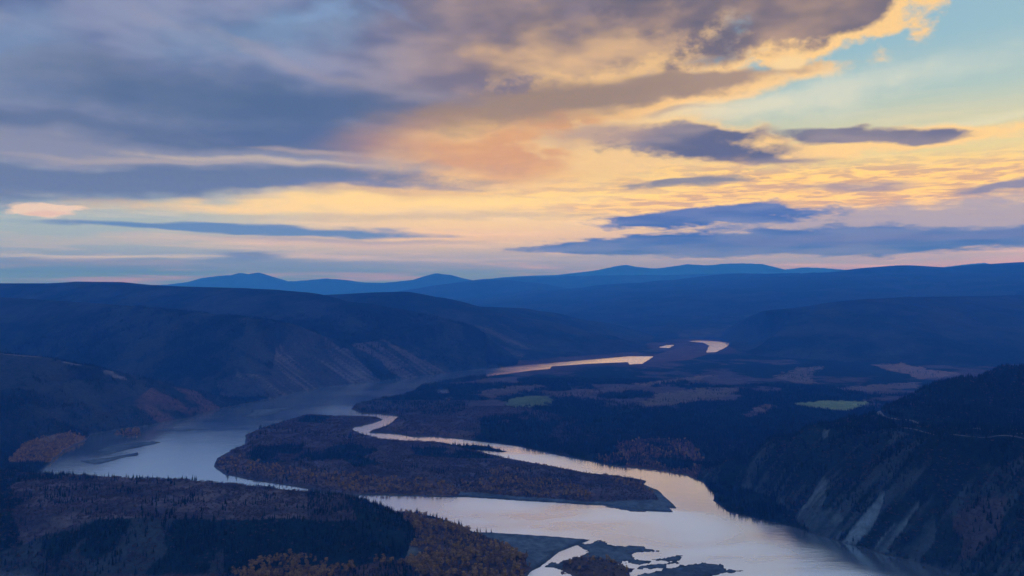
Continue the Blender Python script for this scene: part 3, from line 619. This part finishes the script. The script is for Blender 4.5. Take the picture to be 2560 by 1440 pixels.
HILLS = {'near_spur': ('hill_spur', 'dark wooded spur with a pale track on its crest and a reddish toe, nearest on the left bank', 'hill'),
 'scree_spur': ('hill_spur', 'steep spur ending in streaked bare scree above the river', 'hill'),
 'long_ridge': ('hill', 'broad dark ridge along the skyline on the left', 'hill'),
 'far_spur': ('hill_spur', 'humped blue-grey hill behind the streaked scree spur', 'hill'),
 'low_spur': ('hill_spur', 'low tapering spur that runs down to the bright far bend of the river', 'hill'),
 'valley_hill': ('hill', 'rounded wooded hill with a purplish brow, right of the valley', 'hill'),
 'right_range': ('hill_range', 'long blue hill range closing the valley on the right', 'hill'),
 'round_hill': ('hill', 'blue dome-shaped hill in the middle distance at the head of the valley', 'hill'),
 'middle_range': ('hill_range', 'flat pale blue range behind the dome-shaped hill', 'hill'),
 'left_peaks': ('mountain_range', 'far blue mountains with a twin peak and a small pointed peak', 'mountain'),
 'right_peaks': ('mountain_range', 'palest far mountains, level crested, on the right skyline', 'mountain'),
 'bluff': ('bluff', 'dark wooded river bluff with pale slides and a road bench, right bank', 'bluff'),
 'bench': ('river_terrace', 'brown flat-topped terrace with spruce rim and dark wooded slope, left foreground', 'terrace'),
 'low_point': ('river_point', 'low point of land covered in golden trees beside the gravel flat', 'point'),
 'lookout': ('lookout_hill', 'hill of the lookout the view is taken from', 'hill')}
for nm, v in HILLS.items(): NAMES[IDS[nm]] = v

# ---------------------------------------------------------------- materials
def mat(name):
    m = bpy.data.materials.new(name); m.use_nodes = True
    q = G(m.node_tree)
    for n in list(m.node_tree.nodes): m.node_tree.nodes.remove(n)
    o = q.new('ShaderNodeOutputMaterial'); b = q.new('ShaderNodeBsdfPrincipled'); m.node_tree.links.new(b.outputs[0], o.inputs[0])
    b.inputs['Roughness'].default_value = 0.9; b.inputs['Specular IOR Level'].default_value = 0.0
    return m, q, b, o
def land_material():
    m, q, b, o = mat('land')
    a = q.new('ShaderNodeAttribute'); a.attribute_name = 'cover'
    pos = q.new('ShaderNodeNewGeometry').outputs['Position']
    n1 = q.noise(pos, 0.09, 5.0, 0.65).outputs['Fac']; n2 = q.noise(pos, 0.012, 4.0, 0.6).outputs['Fac']
    v = q.m('MULTIPLY', q.rng(n1, 0.25, 0.75, 0.55, 1.45, 'LINEAR'), q.rng(n2, 0.25, 0.75, 0.75, 1.25, 'LINEAR'))
    q.put(b.inputs['Base Color'], q.v('SCALE', a.outputs['Color'], v))
    bp = q.new('ShaderNodeBump'); bp.inputs['Strength'].default_value = 0.8; bp.inputs['Distance'].default_value = 4.0
    q.put(bp.inputs['Height'], n1); q.put(b.inputs['Normal'], bp.outputs[0])
    return m
LAND = land_material()
def leaf_material(name, dark, light, vary):
    m, q, b, o = mat(name)
    r = q.new('ShaderNodeObjectInfo').outputs['Random']
    pos = q.new('ShaderNodeNewGeometry').outputs['Position']
    n1 = q.noise(pos, 0.55, 2.0, 0.6).outputs['Fac']
    f = q.m('ADD', q.m('MULTIPLY', r, vary), q.m('MULTIPLY', n1, 1 - vary))
    q.put(b.inputs['Base Color'], q.mix(q.rng(f, 0.15, 0.85), dark + (1,), light + (1,)))
    return m
NEEDLE = leaf_material('spruce_needles', (0.005, 0.013, 0.013), (0.018, 0.030, 0.025), 0.6)
GOLDL = leaf_material('golden_leaves', (0.12, 0.058, 0.030), (0.42, 0.21, 0.06), 0.42)
TWIGL = leaf_material('bare_brush', (0.042, 0.030, 0.033), (0.095, 0.062, 0.056), 0.6)
BARK = leaf_material('grey_bark', (0.05, 0.045, 0.04), (0.11, 0.10, 0.09), 0.5)
def road_material():
    m, q, b, o = mat('gravel_road')
    pos = q.new('ShaderNodeNewGeometry').outputs['Position']
    q.put(b.inputs['Base Color'], q.mix(q.noise(pos, 0.2, 4.0, 0.6).outputs['Fac'], (0.08, 0.078, 0.075, 1), (0.17, 0.16, 0.15, 1)))
    return m
ROAD = road_material()
def water_material():
    m = bpy.data.materials.new('river_water'); m.use_nodes = True; t = m.node_tree
    q = G(t)
    for n in list(t.nodes): t.nodes.remove(n)
    o = q.new('ShaderNodeOutputMaterial')
    pos = q.new('ShaderNodeNewGeometry').outputs['Position']
    wind = q.noise(q.v('MULTIPLY', pos, (0.003, 0.008, 0.0)), 1.0, 3.0, 0.55, 0.5).outputs['Fac']
    chop = q.noise(q.v('MULTIPLY', pos, (0.03, 0.11, 0.0)), 1.0, 5.0, 0.6).outputs['Fac']
    fine = q.noise(q.v('MULTIPLY', pos, (0.35, 0.9, 0.0)), 1.0, 2.0, 0.6).outputs['Fac']
    hgt = q.m('ADD', q.m('MULTIPLY', chop, 0.55), q.m('MULTIPLY', fine, 0.04))
    bp = q.new('ShaderNodeBump'); bp.inputs['Strength'].default_value = 0.5; bp.inputs['Distance'].default_value = 1.0
    q.put(bp.inputs['Height'], hgt)
    px_, py_, _ = q.sep(pos)
    main = q.m('MULTIPLY', q.m('MULTIPLY', q.rng(px_, -420.0, 0.0), q.rng(py_, 3200.0, 2300.0)), q.rng(q.m('MULTIPLY_ADD', px_, 0.88, q.m('MULTIPLY', py_, 0.47)), 1120.0, 960.0))           # the swift reach, ruffled by wind and current
    ruff = q.m('ADD', q.rng(wind, 0.34, 0.66, 0.09, 0.15), q.m('MULTIPLY', main, q.rng(wind, 0.3, 0.6, 0.12, 0.22)))
    gl = q.new('ShaderNodeBsdfGlossy'); q.put(gl.inputs['Color'], (0.88, 0.96, 1.0, 1)); q.put(gl.inputs['Roughness'], ruff); q.put(gl.inputs['Normal'], bp.outputs[0])
    df = q.new('ShaderNodeBsdfDiffuse'); q.put(df.inputs['Color'], (0.24, 0.25, 0.24, 1))          # silty water
    lw = q.new('ShaderNodeLayerWeight'); lw.inputs['Blend'].default_value = 0.5
    f = q.rng(lw.outputs['Facing'], 0.0, 0.75, 0.10, 0.95, 'LINEAR')
    ms = q.new('ShaderNodeMixShader'); q.put(ms.inputs[0], f); q.put(ms.inputs[1], df.outputs[0]); q.put(ms.inputs[2], gl.outputs[0])
    q.put(o.inputs[0], ms.outputs[0])
    return m

# ---------------------------------------------------------------- cut the sheet into its hills, banks, bars and fields
COL = S.collection
def tag(o, label=None, cat=None, group=None, kind=None):
    for k, v in (('label', label), ('category', cat), ('group', group), ('kind', kind)):
        if v: o[k] = v
    return o
VN = np.zeros(X.shape + (3,))
Pg = np.stack([X, Y, Z], -1)
dcol = np.roll(Pg, -1, 1) - np.roll(Pg, 1, 1); drow = np.gradient(Pg, axis=0)
VN = np.cross(dcol, drow); VN /= np.linalg.norm(VN, axis=-1, keepdims=True) + 1e-12
VN *= np.where(VN[..., 2:3] < 0, -1, 1)
I0 = np.arange(NR - 1)[:, None]; J0 = np.arange(NC)[None, :]; J1 = (J0 + 1) % NC
quad = np.stack([I0 * NC + J0, I0 * NC + J1, (I0 + 1) * NC + J1, (I0 + 1) * NC + J0], -1)
fcls = CLS[:-1, :]
flatP, flatN, flatA = Pg.reshape(-1, 3), VN.reshape(-1, 3), ALB.reshape(-1, 3)
def sheet_object(cls, nm, lab, cat):
    q = quad[fcls == cls].reshape(-1, 4)
    if len(q) == 0: print('EMPTY', nm, lab); return
    u, inv = np.unique(q.ravel(), return_inverse=True)
    me = bpy.data.meshes.new(nm)
    me.vertices.add(len(u)); me.vertices.foreach_set('co', flatP[u].astype(np.float32).ravel())
    me.loops.add(q.size); me.loops.foreach_set('vertex_index', inv.astype(np.int32).ravel())
    me.polygons.add(len(q)); me.polygons.foreach_set('loop_start', np.arange(0, q.size, 4, dtype=np.int32))
    at_ = me.attributes.new('cover', 'FLOAT_COLOR', 'POINT'); at_.data.foreach_set('color', np.concatenate([flatA[u], np.ones((len(u), 1))], 1).astype(np.float32).ravel())
    me.update(calc_edges=True)
    me.polygons.foreach_set('use_smooth', np.ones(len(q), bool))
    me.normals_split_custom_set_from_vertices(flatN[u].astype(np.float32))
    me.materials.append(LAND)
    o = bpy.data.objects.new(nm, me); COL.objects.link(o)
    return tag(o, lab, cat, kind='structure')
for cls, (nm, lab, cat) in sorted(NAMES.items()): sheet_object(cls, nm, lab, cat)

def grid_mesh(name, xs, ys, z):
    v = [(x, y, z) for y in ys for x in xs]; n = len(xs)
    f = [(j * n + i, j * n + i + 1, (j + 1) * n + i + 1, (j + 1) * n + i) for j in range(len(ys) - 1) for i in range(n - 1)]
    me = bpy.data.meshes.new(name); me.from_pydata(v, [], f); me.update(); return me
wm = grid_mesh('river', np.linspace(-2600, 3200, 30), np.linspace(560, 6900, 33), 0.0); wm.materials.append(water_material())
river = bpy.data.objects.new('river', wm); COL.objects.link(river)
tag(river, 'broad silver river winding down the valley in two channels', 'river', kind='structure')

# ---------------------------------------------------------------- height lookup, roads
LR = np.log(RR)
def cell(x, y):
    r = np.hypot(x, y); a = np.arctan2(x, y)
    fi = np.interp(np.log(r), LR, np.arange(NR)); fj = (a + AZM) / (2 * AZM) * (NCF - 1)
    return np.clip(fi, 0, NR - 1.001), np.clip(fj, 0, NCF - 1.001)
def lookup(A, x, y):
    fi, fj = cell(x, y); i, j = fi.astype(int), fj.astype(int); a, b = fi - i, fj - j
    return (A[i, j] * (1 - a) + A[i + 1, j] * a) * (1 - b) + (A[i, j + 1] * (1 - a) + A[i + 1, j + 1] * a) * b
def seen_at(px, py, r0, r1):
    """where the line of sight through a photo pixel meets the ground"""
    r = np.geomspace(r0, r1, 1500); a = math.atan2((px - CX) / FPX, 1.0)
    x, y = r * math.sin(a), r * math.cos(a); ray = CAMZ - (py - HY) / FPX * y
    hit = np.nonzero(lookup(Z, x, y) > ray)[0]
    k = hit[0] if len(hit) else len(r) - 1
    return x[k], y[k]
def road(pix, width, label, r0, r1): return lay_road(np.array([seen_at(px, py, r0, r1) for px, py in pix]), width, label)
def track(pts, width, inset, label): return lay_road(np.array([(x + 0.87 * inset, y + 0.49 * inset) for x, y, z in pts]), width, label)
def lay_road(pts, width, label):
    seg = np.hypot(*np.diff(pts, axis=0).T); t = np.concatenate([[0], np.cumsum(seg)])
    n = int(t[-1] / 6) + 2; u = np.linspace(0, t[-1], n)
    c = np.stack([np.interp(u, t, pts[:, 0]), np.interp(u, t, pts[:, 1])], 1)
    for _ in range(6): c[1:-1] = (c[:-2] + 2 * c[1:-1] + c[2:]) / 4
    d = np.gradient(c, axis=0); d /= np.linalg.norm(d, axis=1, keepdims=True) + 1e-9
    nrm = np.stack([-d[:, 1], d[:, 0]], 1)
    v, f = [], []
    for k in range(n):
        for s_ in (-0.5, -0.17, 0.17, 0.5):
            p = c[k] + nrm[k] * width * s_; v.append((p[0], p[1], float(lookup(Z, p[:1], p[1:])[0]) + 0.5))
        if k: f += [(4 * k - 4 + i, 4 * k - 3 + i, 4 * k + 1 + i, 4 * k + i) for i in range(3)]
    me = bpy.data.meshes.new('road'); me.from_pydata(v, [], f); me.update(); me.materials.append(ROAD)
    o = bpy.data.objects.new('road', me); COL.objects.link(o); tag(o, label, 'road', kind='structure')
    return c
ROADS = [road([(2225, 1012), (2203, 1020), (2195, 1030), (2205, 1040), (2240, 1048), (2290, 1058), (2330, 1064), (2400, 1070), (2480, 1078), (2560, 1086), (2640, 1092)], 9, 'pale gravel road curling over the bench above the bluff', 1350, 2300),
         track([BLUFF[k] for k in (3, 4, 5, 6, 7, 8)], 4.5, 14, 'broken pale track along the top edge of the wooded bluff')]
for c in ROADS:
    lo, hi = c.min(0) - 30, c.max(0) + 30
    k = (X > lo[0]) & (X < hi[0]) & (Y > lo[1]) & (Y < hi[1])
    wdt = edge_dist([tuple(p) for p in c[::3]], X[k], Y[k], False)
    for A in (sp, br, go): A[k] = np.where(wdt < 8, 0, A[k])

# ---------------------------------------------------------------- trees
def mesh_of(name, v, f, mats, midx=None):
    me = bpy.data.meshes.new(name); me.from_pydata(v, [], f); me.update()
    for m in mats: me.materials.append(m)
    if midx is not None: me.polygons.foreach_set('material_index', np.array(midx, np.int32))
    return me
def trunk_geo(h, r, rnd, lean=0.0, seg=5, rings=4):
    v, f = [], []
    for k in range(rings):
        t = k / (rings - 1); cx_, cy_ = lean * t * t, lean * 0.5 * math.sin(t * 3); rr = r * (1 - 0.85 * t) * (1.25 if k == 0 else 1)
        v += [(cx_ + rr * math.cos(2 * math.pi * i / seg), cy_ + rr * math.sin(2 * math.pi * i / seg), h * t) for i in range(seg)]
    for k in range(rings - 1):
        f += [(k * seg + i, k * seg + (i + 1) % seg, (k + 1) * seg + (i + 1) % seg, (k + 1) * seg + i) for i in range(seg)]
    return v, f
def spruce_geo(seed, layers=9, seg=7, slim=0.13):
    """unit-high spruce: trunk, and whorls of drooping boughs with ragged tips"""
    rnd = random.Random(seed); v, f = [], []
    for k in range(layers):
        t = k / (layers - 1)
        z0 = 0.10 + 0.80 * t; R = slim * (1 - t) ** 0.8 * rnd.uniform(0.75, 1.2) + 0.012
        if t > 0.55 and rnd.random() < 0.3: R *= 0.7
        base = len(v); ph = rnd.uniform(0, 6.28)
        v.append((rnd.uniform(-.008, .008), rnd.uniform(-.008, .008), z0 + 0.16 * (1 - 0.35 * t)))
        for i in range(seg * 2):
            rr = R * (rnd.uniform(0.8, 1.25) if i % 2 == 0 else rnd.uniform(0.35, 0.55)); a = ph + math.pi * i / seg
            v.append((rr * math.cos(a), rr * math.sin(a), z0 - (0.035 * rnd.uniform(0.5, 1.4) if i % 2 == 0 else -0.01)))
        f += [(base, base + 1 + i, base + 1 + (i + 1) % (seg * 2)) for i in range(seg * 2)]
    return trunk_geo(0.95, 0.014, rnd), (v, f)
def broad_geo(seed, clumps, rad, low, size, limbs=4):
    """unit-high leafy tree: trunk with limbs, crown of many small leaf clumps gathered in uneven lobes"""
    rnd = random.Random(seed)
    tv, tf = trunk_geo(0.72, 0.017, rnd, rnd.uniform(-.03, .03))
    lobes = [(rnd.uniform(-.5, .5) * rad, rnd.uniform(-.5, .5) * rad, rnd.uniform(low + 0.12, 0.86), rnd.uniform(0.55, 0.85)) for _ in range(7)]
    for lx, ly, lz, _ in lobes[:limbs]:
        b = len(tv); z0 = rnd.uniform(0.25, 0.45)
        tv += [(0.008, 0, z0), (-0.006, 0.007, z0), (-0.006, -0.007, z0), (lx * 1.3, ly * 1.3, lz)]
        tf += [(b, b + 1, b + 3), (b + 1, b + 2, b + 3), (b + 2, b, b + 3)]
    v, f = [], []
    for c in range(clumps):
        lx, ly, lz, lr = lobes[c % 7]
        d = Vector((rnd.gauss(0, 1), rnd.gauss(0, 1), rnd.gauss(0, 1))).normalized() * (rnd.random() ** 0.4)
        p = Vector((lx + d.x * rad * lr, ly + d.y * rad * lr, lz + d.z * 0.20 * lr + 0.02))
        p.z = min(max(p.z, low), 1.0)
        n = (d + Vector((rnd.uniform(-.6, .6), rnd.uniform(-.6, .6), rnd.uniform(0, .9)))).normalized()
        a = n.orthogonal().normalized(); b_ = n.cross(a); s_ = size * rnd.uniform(0.6, 1.3); th = rnd.uniform(0, 6.28)
        u = a * math.cos(th) + b_ * math.sin(th); w = n.cross(u); base = len(v)
        v += [tuple(p + u * s_), tuple(p + w * s_ * 0.8 + n * s_ * 0.3), tuple(p - u * s_ * 0.9), tuple(p - w * s_ * 0.8 + n * s_ * 0.25)]
        f += [(base, base + 1, base + 2), (base, base + 2, base + 3)]
    return (tv, tf), (v, f)
def kit(nm, geos, leaf):
    """trunk and crown meshes for the single trees, and a joined template of each for the woods"""
    res = []
    for (tv, tf), (v, f) in geos:
        tm = mesh_of('trunk', tv, tf, [BARK]); cm = mesh_of('crown', v, f, [leaf])
        n = len(tv)
        jm = mesh_of(nm, tv + v, tf + [tuple(i + n for i in q) for q in f], [BARK, leaf], [0] * len(tf) + [1] * len(f))
        res.append((tm, cm, jm))
    return res
SPR = kit('spruce', [spruce_geo(3, 10, 6, 0.15), spruce_geo(5, 9, 6, 0.12), spruce_geo(8, 9, 6, 0.18), spruce_geo(13, 8, 6, 0.10)], NEEDLE)
AUT = kit('golden_tree', [broad_geo(2, 150, 0.30, 0.22, 0.055), broad_geo(4, 150, 0.26, 0.16, 0.055), broad_geo(6, 150, 0.34, 0.20, 0.06)], GOLDL)
SHR = kit('shrub', [broad_geo(21, 34, 0.55, 0.10, 0.15, 2), broad_geo(22, 34, 0.65, 0.08, 0.16, 2)], TWIGL)

# where trees stand: drawn at random over the ground, kept by the land cover, dropped where the ground hides them
ang = np.maximum.accumulate(((Z - CAMZ) / np.maximum(R2, 1))[:, :NCF], axis=0)
def scatter(n, r0, r1, dens, hmin, hmax, seed, thin=3000.0, gap=1.0):
    rs = np.random.RandomState(seed)
    r = np.sqrt(rs.uniform(r0 * r0, r1 * r1, n)); a = rs.uniform(-0.70, 0.70, n)
    x, y = r * np.sin(a), r * np.cos(a)
    p = np.clip(lookup(dens, x, y), 0, 1) * np.clip((thin / r) ** 1.2, 0, 1)
    p = p * (0.25 + 1.1 * sstep(fbm(x, y, 26.0, 3, 301 + seed), 0.36, 0.60))          # stands and gaps
    k = rs.rand(n) < p
    x, y, r = x[k], y[k], r[k]
    z = lookup(Z, x, y)
    h = (hmin + (hmax - hmin) * rs.beta(1.6, 2.4, len(x))) * (0.65 + 0.75 * fbm(x, y, 70.0, 2, 311 + seed))
    fi, fj = cell(x, y)
    vis = (z + h - CAMZ) / r > ang[np.maximum(fi.astype(int) - 1, 0), fj.astype(int)] - 6.0 / r
    k = vis & (z > 0.2) & (lookup(shore, x, y) > 0.6)
    return x[k], y[k], z[k], h[k], rs.rand(k.sum()) * 6.28
sp_ok = np.where(sp < 0, 0, sp)
SX = scatter(520000, 1000, 4300, sp_ok, 5.0, 15.0, 1)
GX = scatter(200000, 1000, 2700, go, 5.0, 12.0, 2)
BX = scatter(300000, 1000, 2700, br, 2.0, 4.6, 3)
print('trees', len(SX[0]), len(GX[0]), len(BX[0]))

def woods(name, label, cat, pts, templates, seed):
    """one object for the trees nobody could count: a point for each, a tree set on each point"""
    x, y, z, h, rz = pts
    me = bpy.data.meshes.new(name); me.vertices.add(len(x))
    me.vertices.foreach_set('co', np.stack([x, y, z - 0.3], 1).astype(np.float32).ravel())
    rs = np.random.RandomState(seed)
    for nm, val in (('tall', h), ('turn', rz), ('wide', rs.uniform(0.8, 1.3, len(x)))):
        me.attributes.new(nm, 'FLOAT', 'POINT').data.foreach_set('value', val.astype(np.float32))
    o = bpy.data.objects.new(name, me); COL.objects.link(o); tag(o, label, cat, kind='stuff')
    t = bpy.data.node_groups.new(name, 'GeometryNodeTree')
    t.interface.new_socket('Geometry', in_out='INPUT', socket_type='NodeSocketGeometry'); t.interface.new_socket('Geometry', in_out='OUTPUT', socket_type='NodeSocketGeometry')
    N = t.nodes.new; Lk = t.links.new
    gi, go_, jn, iop = N('NodeGroupInput'), N('NodeGroupOutput'), N('GeometryNodeGeometryToInstance'), N('GeometryNodeInstanceOnPoints')
    for tm in templates:
        src = bpy.data.objects.new(name + '_source', tm)
        oi = N('GeometryNodeObjectInfo'); oi.inputs['Object'].default_value = src; oi.inputs['As Instance'].default_value = False
        Lk(oi.outputs['Geometry'], jn.inputs[0])
    def attr(nm):
        n = N('GeometryNodeInputNamedAttribute'); n.data_type = 'FLOAT'; n.inputs['Name'].default_value = nm; return n.outputs[0]
    rv = N('ShaderNodeCombineXYZ'); Lk(attr('turn'), rv.inputs[2])
    e2r = N('FunctionNodeEulerToRotation'); Lk(rv.outputs[0], e2r.inputs[0])
    mu = N('ShaderNodeMath'); mu.operation = 'MULTIPLY'; Lk(attr('tall'), mu.inputs[0]); Lk(attr('wide'), mu.inputs[1])
    sv = N('ShaderNodeCombineXYZ'); Lk(mu.outputs[0], sv.inputs[0]); Lk(mu.outputs[0], sv.inputs[1]); Lk(attr('tall'), sv.inputs[2])
    Lk(gi.outputs[0], iop.inputs['Points']); Lk(jn.outputs[0], iop.inputs['Instance'])
    iop.inputs['Pick Instance'].default_value = True
    Lk(e2r.outputs[0], iop.inputs['Rotation']); Lk(sv.outputs[0], iop.inputs['Scale']); Lk(iop.outputs[0], go_.inputs[0])
    o.modifiers.new('trees', 'NODES').node_group = t
    return o
def pick(pts, k): return tuple(a[k] for a in pts)
def largest(pts, n):
    x, y, z, h, rz = pts
    px, py = CX + FPX * x / y, HY - FPX * (z + h * 0.5 - CAMZ) / y
    fi, fj = cell(x, y)
    clear_ = (z + 0.35 * h - CAMZ) / np.hypot(x, y) > ang[np.maximum(fi.astype(int) - 1, 0), fj.astype(int)]
    ok = (px > 4) & (px < 2556) & (py < 1434) & (py > 600) & clear_
    size = np.where(ok, h / y, 0)
    k = np.zeros(len(x), bool); k[np.argsort(-size)[:n]] = True
    return k
def zone(px, py, h, kind):
    """where a single tree stands, in words one can find in the picture"""
    big = 'tall' if h > (12.0 if kind == 'spruce' else 12.5) else 'short' if h < 9.0 else 'middle-sized'
    if kind == 'spruce':
        if px > 2330: w, grp = 'on the rusty lower slope at the right end of the river bluff', 'spruces on the rusty bluff slope'
        elif px > 2000: w, grp = 'on the bluff face near the pale slides', 'spruces beside the pale slides'
        elif px > 1700: w, grp = 'at the upstream end of the wooded bluff', 'spruces on the upstream bluff'
        elif px < 900 and py < 1262: w, grp = 'on the rim of the flat-topped terrace above the river', 'spruces on the terrace rim'
        elif px < 330: w, grp = 'on the terrace slope in the lower left corner', 'spruces in the lower left corner'
        elif px < 600: w, grp = 'on the dark terrace slope left of the golden grove', 'spruces left of the golden grove'
        elif px < 840: w, grp = 'on the dark terrace slope just above the golden grove', 'spruces above the golden grove'
        else: w, grp = 'in the small dark wood among golden trees at the lower edge', 'spruces among the golden trees'
        return big + ' dark spruce ' + w, big + ' ' + grp
    if px < 760: w, grp = 'in the left half of the grove under the dark terrace slope', 'golden trees under the terrace slope'
    elif px < 940: w, grp = 'in the grove between terrace slope and the small dark wood', 'golden trees beside the dark wood'
    elif py > 1375 and px < 1130: w, grp = 'behind the small dark wood, by the narrow pond', 'golden trees by the narrow pond'
    elif py > 1365: w, grp = 'in the front row beside the gravel flat', 'golden trees beside the gravel flat'
    else: w, grp = 'on the low point against the silver river', 'golden trees on the low point'
    return big + ' golden tree ' + w, big + ' ' + grp
def single_trees(pts, sets, nm, cat):
    x, y, z, h, rz = pts
    rs = np.random.RandomState(99)
    for i in range(len(x)):
        tm, cm, _ = sets[i % len(sets)]
        e = bpy.data.objects.new(nm, None); e.empty_display_size = 1.0
        w = h[i] * rs.uniform(0.85, 1.25)
        e.location = (x[i], y[i], z[i] - 0.3); e.rotation_euler = (0, 0, rz[i]); e.scale = (w, w, h[i])
        COL.objects.link(e)
        lab, grp = zone(CX + FPX * x[i] / y[i], HY - FPX * (z[i] - CAMZ) / y[i], h[i], cat)
        tag(e, lab, 'tree', grp)
        for pn, pm in (('trunk', tm), ('crown', cm)):
            p = bpy.data.objects.new(pn, pm); p.parent = e; COL.objects.link(p)
# the rows of tall golden trees at the front stand higher
gpx, gpy = CX + FPX * GX[0] / GX[1], HY - FPX * (GX[2] - CAMZ) / GX[1]
GX[3][:] = np.where((gpy > 1370) & (gpx < 1330), GX[3] * 1.3, GX[3])
ks, kg = largest(SX, 300), largest(GX, 300)
single_trees(pick(SX, ks), SPR, 'spruce_tree', 'spruce')
single_trees(pick(GX, kg), AUT, 'golden_tree', 'golden')
woods('spruce_forest', 'dark spruce forest over hillsides, bluff and valley floor', 'forest', pick(SX, ~ks), [t[2] for t in SPR], 1)
woods('golden_wood', 'scattered golden autumn trees along the river banks and islands', 'woodland', pick(GX, ~kg), [t[2] for t in AUT], 2)
woods('willow_brush', 'low bare brown brush covering the island and terraces', 'brush', BX, [t[2] for t in SHR], 3)

# ---------------------------------------------------------------- haze: one box of blue evening air round everything
def haze(top, dens, color, aniso):
    x0, x1, y0, y1, z0 = -63000, 63000, -63000, 63000, -60
    v = [(x, y, z) for z in (z0, top) for y in (y0, y1) for x in (x0, x1)]
    f = [(0, 2, 3, 1), (4, 5, 7, 6), (0, 1, 5, 4), (2, 6, 7, 3), (0, 4, 6, 2), (1, 3, 7, 5)]
    me = bpy.data.meshes.new('haze'); me.from_pydata(v, [], f); me.update()
    m = bpy.data.materials.new('haze_air'); m.use_nodes = True; t = m.node_tree
    for n in list(t.nodes): t.nodes.remove(n)
    o_ = t.nodes.new('ShaderNodeOutputMaterial'); pv = t.nodes.new('ShaderNodeVolumePrincipled')
    pv.inputs['Color'].default_value = color; pv.inputs['Density'].default_value = dens; pv.inputs['Anisotropy'].default_value = aniso
    pv.inputs['Absorption Color'].default_value = (1, 1, 1, 1)
    t.links.new(pv.outputs[0], o_.inputs['Volume'])
    me.materials.append(m)
    o = bpy.data.objects.new('haze', me); COL.objects.link(o); tag(o, 'blue evening haze filling the valley air', 'haze', kind='stuff')
haze(1140.0, 0.90e-4, (0.055, 0.30, 1.0, 1.0), 0.0)
